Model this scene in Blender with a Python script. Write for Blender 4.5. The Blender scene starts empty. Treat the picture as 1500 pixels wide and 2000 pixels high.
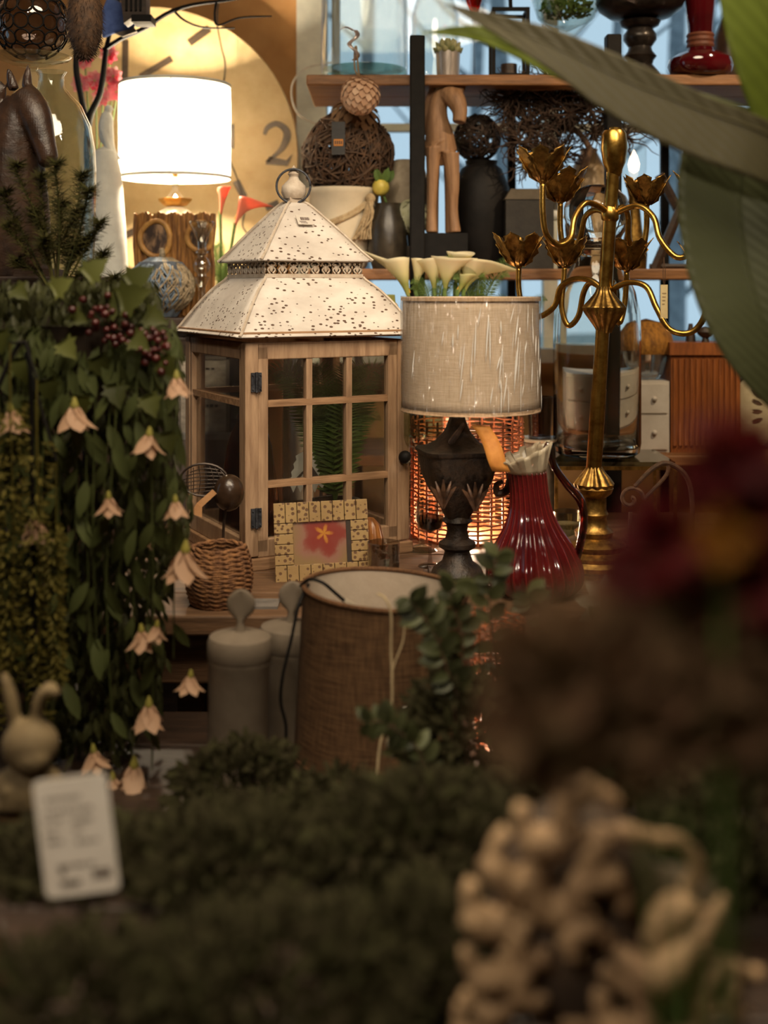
import bpy, math, random
from mathutils import Vector, Matrix, Euler
random.seed(7)
scene = bpy.context.scene
col = scene.collection
PI = math.pi

# ------------------------------------------------------------------ camera, sky, lights, exposure
F, HY, CZ = 2300.0, 560.0, 1.40          # focal length in px (1500x2000 frame), horizon row, eye height
def P(px, py, D):
    return Vector(((px-750)/F*D, D, CZ-(py-HY)/F*D))
cam_d = bpy.data.cameras.new('camera')
cam = bpy.data.objects.new('camera', cam_d); col.objects.link(cam)
cam.location = (0, 0, CZ); cam.rotation_euler = (PI/2, 0, 0)
cam_d.sensor_fit = 'AUTO'; cam_d.sensor_width = 36.0
cam_d.lens = F/2000*36.0; cam_d.shift_y = -(1000-HY)/2000
cam_d.clip_start = 0.02
cam_d.dof.use_dof = True; cam_d.dof.focus_distance = 2.42; cam_d.dof.aperture_fstop = 2.0
cam_d.dof.aperture_blades = 7
scene.camera = cam
vs = scene.view_settings
vs.view_transform = 'Standard'; vs.look = 'None'; vs.exposure = 0.45; vs.gamma = 1.0; vs.use_curve_mapping = False
scene.cycles.use_denoising = True
scene.cycles.max_bounces = 10; scene.cycles.diffuse_bounces = 4; scene.cycles.glossy_bounces = 3; scene.cycles.transmission_bounces = 8; scene.cycles.transparent_max_bounces = 24
scene.cycles.use_adaptive_sampling = True; scene.cycles.adaptive_threshold = 0.035
scene.cycles.caustics_reflective = False; scene.cycles.caustics_refractive = False
scene.cycles.sample_clamp_indirect = 4.0

def lin(v):
    v /= 255.0
    return v/12.92 if v <= 0.04045 else ((v+0.055)/1.055)**2.4
def C(r, g, b): return (lin(r), lin(g), lin(b), 1.0)

world = bpy.data.worlds.new('dusk_sky'); scene.world = world; world.use_nodes = True
bg = world.node_tree.nodes['Background']
bg.inputs[0].default_value = (0.37, 0.49, 0.58, 1); bg.inputs[1].default_value = 1.1

def lamp(name, kind, loc, energy, color, target=None, size=0.1, spot=None, blend=0.6):
    d = bpy.data.lights.new(name, kind); d.energy = energy; d.color = color
    if kind == 'AREA': d.shape = 'DISK'; d.size = size
    else: d.shadow_soft_size = size
    if spot: d.spot_size = math.radians(spot); d.spot_blend = blend
    o = bpy.data.objects.new(name, d); col.objects.link(o); o.location = loc
    if target is not None:
        o.rotation_euler = (Vector(target)-Vector(loc)).to_track_quat('-Z', 'Y').to_euler()
    return o
WARM = (1.0, 0.76, 0.50)
lamp('ceiling_spot_light', 'SPOT', (0.80, 0.85, 2.72), 52, (1.0, 0.85, 0.67), (-0.02, 2.5, 1.22), 0.06, 42, 0.7)
lamp('ceiling_spot_light', 'SPOT', (-0.55, 0.55, 2.72), 30, (1.0, 0.86, 0.70), (-0.25, 2.6, 1.25), 0.06, 40, 0.8)
lamp('ceiling_spot_light', 'SPOT', (1.35, 1.9, 2.72), 60, (1.0, 0.74, 0.46), (0.55, 3.1, 1.25), 0.05, 60, 0.7)
lamp('ceiling_spot_light', 'SPOT', (-0.9, -0.35, 2.72), 90, (1.0, 0.86, 0.67), (-0.02, 0.86, 0.95), 0.10, 36, 0.85)
lamp('lantern_fill_light', 'SPOT', (0.45, -0.8, 2.25), 60, (1.0, 0.84, 0.66), (-0.05, 2.6, 1.12), 0.06, 21, 0.6)  # unseen fill added low in front to brighten the lantern face
lamp('ambient_fill_light', 'AREA', (0.0, 1.1, 2.78), 36, (1.0, 0.82, 0.58), (0.0, 1.2, 0.0), 1.2)  # unseen area light added as ambient fill for the dark parts

# ------------------------------------------------------------------ materials
MATS = {}
def _new(name):
    m = bpy.data.materials.new(name); m.use_nodes = True
    nt = m.node_tree; nt.nodes.clear()
    out = nt.nodes.new('ShaderNodeOutputMaterial')
    return m, nt, out
def _link(nt, a, b): nt.links.new(a, b)
def _coords(nt, scale=(1, 1, 1), kind='Object'):
    tc = nt.nodes.new('ShaderNodeTexCoord'); mp = nt.nodes.new('ShaderNodeMapping')
    mp.inputs['Scale'].default_value = scale
    _link(nt, tc.outputs[kind], mp.inputs[0]); return mp.outputs[0]
def _noise(nt, vec, scale, detail=4, rough=0.6):
    n = nt.nodes.new('ShaderNodeTexNoise'); n.inputs['Scale'].default_value = scale
    n.inputs['Detail'].default_value = detail; n.inputs['Roughness'].default_value = rough
    _link(nt, vec, n.inputs['Vector']); return n.outputs['Fac']
def _ramp(nt, fac, stops, interp='LINEAR'):
    r = nt.nodes.new('ShaderNodeValToRGB'); r.color_ramp.interpolation = interp
    e = r.color_ramp.elements
    while len(e) < len(stops): e.new(0.5)
    for i, (p, c) in enumerate(stops):
        e[i].position = p; e[i].color = c
    _link(nt, fac, r.inputs[0]); return r.outputs[0]
def _bump(nt, h, strength, dist=0.01):
    b = nt.nodes.new('ShaderNodeBump'); b.inputs['Strength'].default_value = strength
    b.inputs['Distance'].default_value = dist
    _link(nt, h, b.inputs['Height']); return b.outputs[0]
def _pbsdf(nt, rough, metal=0.0, spec=0.5):
    b = nt.nodes.new('ShaderNodeBsdfPrincipled')
    b.inputs['Roughness'].default_value = rough; b.inputs['Metallic'].default_value = metal
    b.inputs['Specular IOR Level'].default_value = spec
    return b

def mat(name, c1, c2=None, rough=0.6, metal=0.0, scale=30, stretch=(1, 1, 1), bump=0.15, lo=0.35, hi=0.68, spec=0.5, emit=None, estr=0, bdist=0.004):
    if name in MATS: return MATS[name]
    m, nt, out = _new(name)
    if c2 is None: c2 = tuple(x*0.72 for x in c1[:3])+(1,)
    v = _coords(nt, stretch); n = _noise(nt, v, scale)
    b = _pbsdf(nt, rough, metal, spec)
    _link(nt, _ramp(nt, n, [(lo, c2), (hi, c1)]), b.inputs['Base Color'])
    if bump:
        n2 = _noise(nt, v, scale*3, 3)
        _link(nt, _bump(nt, n2, bump, bdist), b.inputs['Normal'])
    if emit:
        b.inputs['Emission Color'].default_value = emit; b.inputs['Emission Strength'].default_value = estr
    _link(nt, b.outputs[0], out.inputs[0]); MATS[name] = m; return m

def wood(name, c1, c2, axis='x', scale=14, rough=0.6, bump=0.25):
    s = {'x': (1, 9, 9), 'y': (9, 1, 9), 'z': (9, 9, 1)}[axis]
    return mat(name, c1, c2, rough, 0, scale, s, bump, 0.3, 0.7)

def weave(name, c1, c2, scale, rough=0.8, bump=0.4):
    """cloth: two crossed fine wave patterns"""
    if name in MATS: return MATS[name]
    m, nt, out = _new(name); v = _coords(nt)
    w = []
    for d in ('Z', 'DIAGONAL'):
        t = nt.nodes.new('ShaderNodeTexNoise'); w.append(t)
    s1 = _coords(nt, (scale, scale, scale*0.05)); s2 = _coords(nt, (scale*0.06, scale*0.06, scale))
    a = _noise(nt, s1, 1, 1); b_ = _noise(nt, s2, 1, 1)
    for t in w: nt.nodes.remove(t)
    mx = nt.nodes.new('ShaderNodeMath'); mx.operation = 'ADD'; _link(nt, a, mx.inputs[0]); _link(nt, b_, mx.inputs[1])
    hf = nt.nodes.new('ShaderNodeMath'); hf.operation = 'MULTIPLY'; hf.inputs[1].default_value = 0.5; _link(nt, mx.outputs[0], hf.inputs[0])
    b = _pbsdf(nt, rough, 0, 0.2)
    _link(nt, _ramp(nt, hf.outputs[0], [(0.36, c2), (0.62, c1)]), b.inputs['Base Color'])
    _link(nt, _bump(nt, hf.outputs[0], bump, 0.002), b.inputs['Normal'])
    _link(nt, b.outputs[0], out.inputs[0]); MATS[name] = m; return m

def schlick(nt, lw, f0, f1):
    pw = nt.nodes.new('ShaderNodeMath'); pw.operation = 'POWER'; pw.inputs[1].default_value = 4.0
    _link(nt, lw.outputs['Facing'], pw.inputs[0])
    ma = nt.nodes.new('ShaderNodeMath'); ma.operation = 'MULTIPLY_ADD'; ma.inputs[1].default_value = f1; ma.inputs[2].default_value = f0; ma.use_clamp = True
    _link(nt, pw.outputs[0], ma.inputs[0]); return ma.outputs[0]
def glass(name, tint=(0.95, 0.97, 0.95, 1), rough=0.03, ior=1.5, bump=0.0, scale=20, stretch=(1, 1, 1), gain=1.0):
    """thin-walled glass: transparent body, fresnel gloss"""
    if name in MATS: return MATS[name]
    m, nt, out = _new(name)
    tr = nt.nodes.new('ShaderNodeBsdfTransparent'); tr.inputs[0].default_value = tint
    gl = nt.nodes.new('ShaderNodeBsdfGlossy'); gl.inputs['Roughness'].default_value = rough
    fr = nt.nodes.new('ShaderNodeLayerWeight'); fr.inputs[0].default_value = 0.5
    mu = schlick(nt, fr, 0.05*gain, 0.9)
    mx = nt.nodes.new('ShaderNodeMixShader')
    if bump:
        nb = _bump(nt, _noise(nt, _coords(nt, stretch), scale, 3), bump, 0.01)
        _link(nt, nb, gl.inputs['Normal']); _link(nt, nb, fr.inputs['Normal'])
    _link(nt, mu, mx.inputs[0]); _link(nt, tr.outputs[0], mx.inputs[1]); _link(nt, gl.outputs[0], mx.inputs[2])
    _link(nt, mx.outputs[0], out.inputs[0]); MATS[name] = m; return m

def solid_glass(name, tint, rough=0.02, ior=1.45):
    if name in MATS: return MATS[name]
    m, nt, out = _new(name)
    g = nt.nodes.new('ShaderNodeBsdfGlass'); g.inputs[0].default_value = tint
    g.inputs['Roughness'].default_value = rough; g.inputs['IOR'].default_value = ior
    _link(nt, g.outputs[0], out.inputs[0]); MATS[name] = m; return m

def leafm(name, cols, rough=0.5, trans=0.35, veins=None):
    """leaf: colour varies from leaf to leaf, light passes through"""
    if name in MATS: return MATS[name]
    m, nt, out = _new(name)
    g = nt.nodes.new('ShaderNodeNewGeometry')
    oi = nt.nodes.new('ShaderNodeObjectInfo')
    ad = nt.nodes.new('ShaderNodeMath'); ad.operation = 'ADD'
    _link(nt, g.outputs['Random Per Island'], ad.inputs[0]); _link(nt, oi.outputs['Random'], ad.inputs[1])
    fc = nt.nodes.new('ShaderNodeMath'); fc.operation = 'FRACT'; _link(nt, ad.outputs[0], fc.inputs[0])
    n = len(cols); stops = [(i/max(1, n-1), c) for i, c in enumerate(cols)]
    cr = _ramp(nt, fc.outputs[0], stops)
    b = _pbsdf(nt, rough, 0, 0.5-0.5*min(1, rough+.2)+.1); _link(nt, cr, b.inputs['Base Color'])
    if veins:
        wv = nt.nodes.new('ShaderNodeTexWave'); wv.inputs['Scale'].default_value = veins[0]; wv.inputs['Distortion'].default_value = 1.0
        wv.bands_direction = veins[1]; wv.inputs['Detail'].default_value = 1
        _link(nt, _coords(nt), wv.inputs[0])
        _link(nt, _bump(nt, wv.outputs['Fac'], 0.25, 0.002), b.inputs['Normal'])
    tl = nt.nodes.new('ShaderNodeBsdfTranslucent'); _link(nt, cr, tl.inputs[0])
    mx = nt.nodes.new('ShaderNodeMixShader'); mx.inputs[0].default_value = trans
    _link(nt, b.outputs[0], mx.inputs[1]); _link(nt, tl.outputs[0], mx.inputs[2])
    _link(nt, mx.outputs[0], out.inputs[0]); MATS[name] = m; return m

def gradz(name, stops, z0, z1, rough=0.5, trans=0.0, noise=0.0):
    """colour along the local height of the piece (metres z0..z1): a real colour change, e.g. green flower throat to cream lip"""
    if name in MATS: return MATS[name]
    m, nt, out = _new(name)
    tc = nt.nodes.new('ShaderNodeTexCoord'); sx = nt.nodes.new('ShaderNodeSeparateXYZ'); _link(nt, tc.outputs['Object'], sx.inputs[0])
    mr = nt.nodes.new('ShaderNodeMapRange'); mr.inputs[1].default_value = z0; mr.inputs[2].default_value = z1
    _link(nt, sx.outputs[2], mr.inputs[0])
    cr = _ramp(nt, mr.outputs[0], stops)
    b = _pbsdf(nt, rough, 0, 0.3); _link(nt, cr, b.inputs['Base Color'])
    sh = b.outputs[0]
    if trans:
        tl = nt.nodes.new('ShaderNodeBsdfTranslucent'); _link(nt, cr, tl.inputs[0])
        mx = nt.nodes.new('ShaderNodeMixShader'); mx.inputs[0].default_value = trans
        _link(nt, sh, mx.inputs[1]); _link(nt, tl.outputs[0], mx.inputs[2]); sh = mx.outputs[0]
    _link(nt, sh, out.inputs[0]); MATS[name] = m; return m

def spots(name, base, dot, scale, size, rough=0.7, base2=None, bump=0.5, stretch=(1, 1, 1), metal=0, patch=None):
    """paint with small dark punched or printed dots (voronoi cells)"""
    if name in MATS: return MATS[name]
    m, nt, out = _new(name); v = _coords(nt, stretch)
    vo = nt.nodes.new('ShaderNodeTexVoronoi'); vo.inputs['Scale'].default_value = scale; vo.inputs['Randomness'].default_value = 0.85
    _link(nt, v, vo.inputs['Vector'])
    base2 = base2 or tuple(x*0.85 for x in base[:3])+(1,)
    bc = _ramp(nt, _noise(nt, v, 12), [(0.35, base2), (0.65, base)])
    dist = vo.outputs['Distance']
    if patch:   # dots only where a second, coarser noise allows
        pn = _noise(nt, v, patch[0], 2)
        mt = nt.nodes.new('ShaderNodeMapRange'); mt.inputs[1].default_value = patch[1]; mt.inputs[2].default_value = patch[2]
        mt.inputs[3].default_value = 0.25; mt.inputs[4].default_value = 0.0; _link(nt, pn, mt.inputs[0])
        a = nt.nodes.new('ShaderNodeMath'); a.operation = 'ADD'; _link(nt, dist, a.inputs[0]); _link(nt, mt.outputs[0], a.inputs[1]); dist = a.outputs[0]
    mk = _ramp(nt, dist, [(0.0, (1, 1, 1, 1)), (size, (1, 1, 1, 1)), (size*1.25, (0, 0, 0, 1))])
    mx = nt.nodes.new('ShaderNodeMix'); mx.data_type = 'RGBA'
    _link(nt, mk, mx.inputs[0]); _link(nt, bc, mx.inputs[6]); mx.inputs[7].default_value = dot
    b = _pbsdf(nt, rough, metal, 0.4); _link(nt, mx.outputs[2], b.inputs['Base Color'])
    inv = nt.nodes.new('ShaderNodeMath'); inv.operation = 'SUBTRACT'; inv.inputs[0].default_value = 1; _link(nt, mk, inv.inputs[1])
    _link(nt, _bump(nt, inv.outputs[0], bump, 0.002), b.inputs['Normal'])
    _link(nt, b.outputs[0], out.inputs[0]); MATS[name] = m; return m

def shade_cloth(name, c, trans):
    if name in MATS: return MATS[name]
    m, nt, out = _new(name)
    d = nt.nodes.new('ShaderNodeBsdfDiffuse'); d.inputs[0].default_value = c
    t = nt.nodes.new('ShaderNodeBsdfTranslucent'); t.inputs[0].default_value = c
    mx = nt.nodes.new('ShaderNodeMixShader'); mx.inputs[0].default_value = trans
    _link(nt, d.outputs[0], mx.inputs[1]); _link(nt, t.outputs[0], mx.inputs[2]); _link(nt, mx.outputs[0], out.inputs[0])
    MATS[name] = m; return m

def emis(name, c, s):
    if name in MATS: return MATS[name]
    m, nt, out = _new(name); e = nt.nodes.new('ShaderNodeEmission'); e.inputs[0].default_value = c; e.inputs[1].default_value = s
    _link(nt, e.outputs[0], out.inputs[0]); MATS[name] = m; return m

def streak_wrap(name):
    """clear plastic wrap with pulled folds"""
    if name in MATS: return MATS[name]
    m, nt, out = _new(name)
    tr = nt.nodes.new('ShaderNodeBsdfTransparent'); tr.inputs[0].default_value = (0.97, 0.97, 0.96, 1)
    gl = nt.nodes.new('ShaderNodeBsdfGlossy'); gl.inputs['Roughness'].default_value = 0.2
    tc = nt.nodes.new('ShaderNodeTexCoord'); mp = nt.nodes.new('ShaderNodeMapping')
    mp.inputs['Rotation'].default_value = (0, math.radians(7), 0); mp.inputs['Scale'].default_value = (55, 55, 8.0)
    _link(nt, tc.outputs['Object'], mp.inputs[0])
    n = _noise(nt, mp.outputs[0], 1.0, 2)
    nb = _bump(nt, n, 1.0, 0.05)
    _link(nt, nb, gl.inputs['Normal'])
    fr = nt.nodes.new('ShaderNodeLayerWeight'); fr.inputs[0].default_value = 0.5
    mu = schlick(nt, fr, 0.17, 0.5)
    mx = nt.nodes.new('ShaderNodeMixShader'); _link(nt, mu, mx.inputs[0])
    _link(nt, tr.outputs[0], mx.inputs[1]); _link(nt, gl.outputs[0], mx.inputs[2]); _link(nt, mx.outputs[0], out.inputs[0])
    MATS[name] = m; return m

# ------------------------------------------------------------------ geometry helpers
def smooth(pts, n=6):
    """Catmull-Rom through the points (tuples of any length)"""
    out = []; k = len(pts)
    for i in range(k-1):
        p0, p1, p2, p3 = pts[max(0, i-1)], pts[i], pts[i+1], pts[min(k-1, i+2)]
        for j in range(n):
            t = j/n
            out.append(tuple(0.5*(2*b+(c-a)*t+(2*a-5*b+4*c-d)*t*t+(3*b-a-3*c+d)*t**3) for a, b, c, d in zip(p0, p1, p2, p3)))
    out.append(tuple(pts[-1])); return out

class MB:
    def __init__(s): s.v = []; s.f = []
    def add(s, vs, fs):
        o = len(s.v); s.v += [tuple(x) for x in vs]; s.f += [tuple(i+o for i in f) for f in fs]; return s
    def lathe(s, prof, segs=32, c=(0, 0, 0), ribs=None, twist=0.0, tilt=None):
        vs = []; n = len(prof)
        for k, (r, z) in enumerate(prof):
            for j in range(segs):
                a = 2*PI*j/segs + twist*k/n
                rr = r*(1+ribs[1]*math.cos(ribs[0]*2*PI*j/segs)) if ribs else r
                p = Vector((rr*math.cos(a), rr*math.sin(a), z))
                if tilt is not None: p = tilt @ p
                vs.append((c[0]+p.x, c[1]+p.y, c[2]+p.z))
        fs = []
        for k in range(n-1):
            for j in range(segs):
                j2 = (j+1) % segs
                fs.append((k*segs+j, k*segs+j2, (k+1)*segs+j2, (k+1)*segs+j))
        if prof[0][0] > 1e-6 and getattr(s, 'cap0', False): fs.append(tuple(reversed(range(segs))))
        return s.add(vs, fs)
    def disc(s, r, z, segs=32, c=(0, 0, 0), up=True):
        vs = [(c[0]+r*math.cos(2*PI*j/segs), c[1]+r*math.sin(2*PI*j/segs), c[2]+z) for j in range(segs)]
        f = tuple(range(segs))
        return s.add(vs, [f if up else tuple(reversed(f))])
    def tube(s, pts, rad, segs=8, flat=1.0):
        pts = [Vector(p[:3]) for p in pts]; n = len(pts)
        if not hasattr(rad, '__len__'): rad = [rad]*n
        elif len(rad) != n: rad = [rad[0]+(rad[-1]-rad[0])*i/(n-1) for i in range(n)] if len(rad) == 2 else [rad[min(len(rad)-1, int(i*len(rad)/n))] for i in range(n)]
        vs = []; up = Vector((0.03, 0.02, 1))
        prev = None
        for i in range(n):
            t = (pts[min(n-1, i+1)]-pts[max(0, i-1)])
            t = t.normalized() if t.length > 1e-9 else Vector((0, 0, 1))
            if prev is None:
                a = t.cross(up if abs(t.z) < 0.95 else Vector((1, 0, 0))).normalized()
            else:
                a = (prev-t*prev.dot(t)); a = a.normalized() if a.length > 1e-6 else t.orthogonal().normalized()
            prev = a; b = t.cross(a)
            for j in range(segs):
                q = 2*PI*j/segs
                vs.append(pts[i]+(a*math.cos(q)+b*math.sin(q)*flat)*rad[i])
        fs = [(i*segs+j, i*segs+(j+1) % segs, (i+1)*segs+(j+1) % segs, (i+1)*segs+j) for i in range(n-1) for j in range(segs)]
        fs += [tuple(reversed(range(segs))), tuple(range((n-1)*segs, n*segs))]
        return s.add(vs, fs)
    def ball(s, c, r, segs=16, rings=10, rot=None, jit=0.0):
        if not hasattr(r, '__len__'): r = (r, r, r)
        vs = []; 
        for i in range(rings+1):
            th = PI*i/rings
            for j in range(segs):
                a = 2*PI*j/segs; k = 1+random.uniform(-jit, jit)
                p = Vector((r[0]*math.sin(th)*math.cos(a)*k, r[1]*math.sin(th)*math.sin(a)*k, r[2]*math.cos(th)))
                if rot is not None: p = rot @ p
                vs.append((c[0]+p.x, c[1]+p.y, c[2]+p.z))
        fs = [(i*segs+j, (i+1)*segs+j, (i+1)*segs+(j+1) % segs, i*segs+(j+1) % segs) for i in range(rings) for j in range(segs)]
        return s.add(vs, fs)
    def box(s, c, size, rot=None):
        x, y, z = (q/2 for q in size); vs = []
        for dx in (-x, x):
            for dy in (-y, y):
                for dz in (-z, z):
                    p = Vector((dx, dy, dz))
                    if rot is not None: p = rot @ p
                    vs.append((c[0]+p.x, c[1]+p.y, c[2]+p.z))
        return s.add(vs, [(0, 1, 3, 2), (4, 6, 7, 5), (0, 4, 5, 1), (2, 3, 7, 6), (0, 2, 6, 4), (1, 5, 7, 3)])
    def prism(s, poly, y0, y1):
        n = len(poly)
        vs = [(x, y0, z) for x, z in poly]+[(x, y1, z) for x, z in poly]
        fs = [tuple(range(n)), tuple(reversed(range(n, 2*n)))]+[(i, i+n, (i+1) % n+n, (i+1) % n) for i in range(n)]
        return s.add(vs, fs)
    def surf(s, grid, closed=False):
        nv = len(grid); nu = len(grid[0]); vs = [p for row in grid for p in row]
        m = nu if closed else nu-1
        fs = [(i*nu+j, i*nu+(j+1) % nu, (i+1)*nu+(j+1) % nu, (i+1)*nu+j) for i in range(nv-1) for j in range(m)]
        return s.add(vs, fs)
    def leaf(s, p, d, nrm, L, W, fold=0.25, curl=0.2, n=3):
        """pointed leaf from p along d"""
        d = Vector(d).normalized(); nrm = Vector(nrm)
        w = d.cross(nrm); w = w.normalized() if w.length > 1e-6 else d.orthogonal().normalized()
        nn = w.cross(d).normalized()
        p = Vector(p); vs = []; 
        for i in range(n+1):
            t = i/n; wd = W*0.5*math.sin(PI*min(1, t*0.92+0.06))**0.8 if i < n else 0.0
            ctr = p+d*(L*t)-nn*(curl*L*t*t)
            vs += [ctr-w*wd+nn*fold*wd, ctr, ctr+w*wd+nn*fold*wd]
        fs = []
        for i in range(n):
            a = i*3
            fs += [(a, a+1, a+4, a+3), (a+1, a+2, a+5, a+4)]
        return s.add(vs, fs)
    def outline_leaf(s, p, d, nrm, S, outline, fold=0.2, curl=0.15):
        """lobed leaf: outline [(across, along)] for the right half, unit size"""
        d = Vector(d).normalized(); w = d.cross(Vector(nrm)); w = w.normalized() if w.length > 1e-6 else d.orthogonal().normalized(); nn = w.cross(d).normalized(); p = Vector(p)
        def q(a, t): return p+d*(t*S)+w*(a*S)+nn*(fold*abs(a)*S-curl*t*t*S)
        n = len(outline); mid = [q(0, t) for _, t in outline]
        R = [q(a, t) for a, t in outline]; Lf = [q(-a, t) for a, t in outline]
        vs = mid+R+Lf; fs = []
        for i in range(n-1):
            fs += [(i, n+i, n+i+1, i+1), (i, i+1, 2*n+i+1, 2*n+i)]
        return s.add(vs, fs)
    def xform(s, M, start=0):
        s.v[start:] = [tuple(M @ Vector(v)) for v in s.v[start:]]; return s

def make_mesh(name, mb, material, smooth_deg=40):
    me = bpy.data.meshes.new(name); me.from_pydata(mb.v, [], mb.f); me.update()
    if smooth_deg:
        me.polygons.foreach_set('use_smooth', [True]*len(me.polygons))
        if smooth_deg < 180: me.set_sharp_from_angle(angle=math.radians(smooth_deg))
    if material: me.materials.append(material)
    return me
def link(name, me, parent=None, loc=None):
    o = bpy.data.objects.new(name, me); col.objects.link(o)
    if parent: o.parent = parent
    if loc is not None: o.location = loc
    return o
def tag(o, label=None, cat=None, group=None, kind=None):
    if label: o['label'] = label
    if cat: o['category'] = cat
    if group: o['group'] = group
    if kind: o['kind'] = kind
    return o

class PM(MB):
    """mesh builder in picture-scale units of its thing: x, y as in the photo, d = depth away from the camera, same scale"""
    def __init__(s, t): MB.__init__(s); s.t = t; s.U = t.U
    def q(s, x, y, d=0): return s.t.L(x, y, d)
    def lat(s, prof, x=None, d=0, segs=32, ribs=None, twist=0, y0=None, tilt=None):
        c = s.q(s.t.cx if x is None else x, s.t.py, d)
        return s.lathe([(r*s.U, (s.t.py-y)*s.U) for r, y in prof], segs, c, ribs, twist)
    def tub(s, pts, r, segs=8, sm=6, flat=1.0):
        pp = [(p[0], p[1], p[2] if len(p) > 2 else 0) for p in pts]
        if sm: pp = smooth(pp, sm)
        r = [a*s.U for a in r] if hasattr(r, '__len__') else r*s.U
        if hasattr(r, '__len__') and len(r) == len(pts) and sm: r = [a[0] for a in smooth([(x,) for x in r], sm)]
        return s.tube([s.q(*p) for p in pp], r, segs, flat)
    def bal(s, x, y, r, d=0, segs=16, rings=10, rot=None, jit=0):
        r = tuple(a*s.U for a in r) if hasattr(r, '__len__') else r*s.U
        return s.ball(s.q(x, y, d), r, segs, rings, rot, jit)
    def bx(s, x0, y0, x1, y1, d0, d1):
        a = s.q((x0+x1)/2, (y0+y1)/2, (d0+d1)/2)
        return s.box(a, (abs(x1-x0)*s.U, abs(d1-d0)*s.U, abs(y1-y0)*s.U))
    def pri(s, poly, d0, d1):
        pl = [(s.q(x, y)[0], s.q(x, y)[2]) for x, y in poly]
        return s.prism(pl, d0*s.U, d1*s.U)
    def done(s, name, material, parent=None, label=None, kind=None, sm=40, mods=None):
        me = make_mesh(name, s, material, sm)
        o = link(name, me, parent or s.t.o)
        tag(o, label, None, None, kind)
        for m in (mods or []):
            md = o.modifiers.new(m[0].lower(), m[0])
            for k, v in m[1].items(): setattr(md, k, v)
        return o
class Thing:
    def __init__(s, name, label, cat, cx, D, z=None, py=None, group=None, rz=0, tilt=0, lean=0):
        s.U = D/F; s.cx = cx; s.D = D
        s.py = HY-z*F/D if z is not None else py
        s.o = bpy.data.objects.new(name, None); col.objects.link(s.o); s.o.location = P(cx, s.py, D)
        s.o.empty_display_size = 0.05
        s.o.rotation_euler = (math.radians(tilt), math.radians(lean), math.radians(rz))
        tag(s.o, label, cat, group)
    def L(s, x, y, d=0): return ((x-s.cx)*s.U, d*s.U, (s.py-y)*s.U)
    def m(s): return PM(s)
REMESH = lambda v: [('REMESH', dict(mode='VOXEL', voxel_size=v)), ('SMOOTH', dict(factor=0.6, iterations=4))]

def struct(name, boxes, m, parent=None):
    mb = MB()
    for (x0, x1, y0, y1, z0, z1) in boxes:
        mb.box(((x0+x1)/2, (y0+y1)/2, (z0+z1)/2), (x1-x0, y1-y0, z1-z0))
    o = link(name, make_mesh(name, mb, m, 0), parent)
    if not parent: o['kind'] = 'structure'
    return o
def bevel(o, w=0.003, seg=2):
    b = o.modifiers.new('bevel', 'BEVEL'); b.width = w; b.segments = seg; b.limit_method = 'ANGLE'; return o

# heights of surfaces, relative to the eye
Z_TAB, Z_LOW, Z_BEN, Z_SIDE, Z_CAB = -0.565, -0.72, -0.55, -0.078, 0.02
Z_S1, Z_S2, Z_S3 = 0.541, 0.046, -0.43
# ------------------------------------------------------------------ common materials
cream_wall = mat('plaster_warm', C(196, 150, 96), C(176, 128, 76), 0.85, scale=6, bump=0.1)
side_wall = mat('plaster_dim', C(150, 128, 98), C(132, 110, 84), 0.9, scale=5)
floor_m = wood('floor_boards', C(92, 66, 44), C(60, 42, 28), 'y', 6)
white_trim = mat('white_trim_paint', C(226, 226, 210), C(206, 206, 192), 0.55, scale=20, bump=0.05)
pane_m = glass('window_glass', (0.93, 0.96, 0.97, 1), 0.02, gain=0.6)
shelf_wood = wood('shelf_wood', C(150, 104, 62), C(104, 68, 38), 'x', 10, 0.55)
dark_wood = wood('dark_wood', C(62, 44, 32), C(36, 25, 18), 'x', 10, 0.5)
black_metal = mat('black_metal', C(24, 21, 19), C(16, 14, 13), 0.6, 0.0, 40, bump=0.05, spec=0.15)
table_wood = wood('table_wood', C(112, 82, 56), C(74, 52, 34), 'x', 9, 0.6)
brass = mat('brass', C(186, 150, 76), C(134, 100, 44), 0.30, 1.0, 45, bump=0.06)
old_brass = mat('old_brass', C(172, 136, 72), C(104, 78, 40), 0.40, 1.0, 60, bump=0.15)
white_ceramic = mat('white_ceramic', C(222, 208, 182), C(208, 194, 168), 0.22, 0, 15, bump=0.02)
clear = glass('clear_glass', (0.95, 0.965, 0.955, 1), 0.02, gain=1.3)
thick_clear = glass('thick_clear_glass', (0.90, 0.93, 0.91, 1), 0.03, gain=1.6, bump=0.25, scale=14)
green_glass = glass('green_base_glass', (0.70, 0.84, 0.78, 1), 0.03, gain=1.4)
foliage_dark = leafm('boxwood_leaf', [C(48, 44, 28), C(54, 51, 32), C(45, 40, 26), C(60, 59, 36)], 0.85, 0.25)
fern_leaf = leafm('fern_leaf', [C(84, 108, 54), C(116, 142, 74), C(98, 124, 62)], 0.5, 0.4)
stem_green = mat('stem_green', C(96, 120, 58), C(70, 92, 44), 0.5, scale=30)
twig_brown = mat('twig_brown', C(94, 66, 42), C(52, 36, 24), 0.75, scale=60, bump=0.4)
terracotta = mat('dark_pot', C(70, 56, 44), C(50, 40, 32), 0.8, scale=25)

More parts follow.
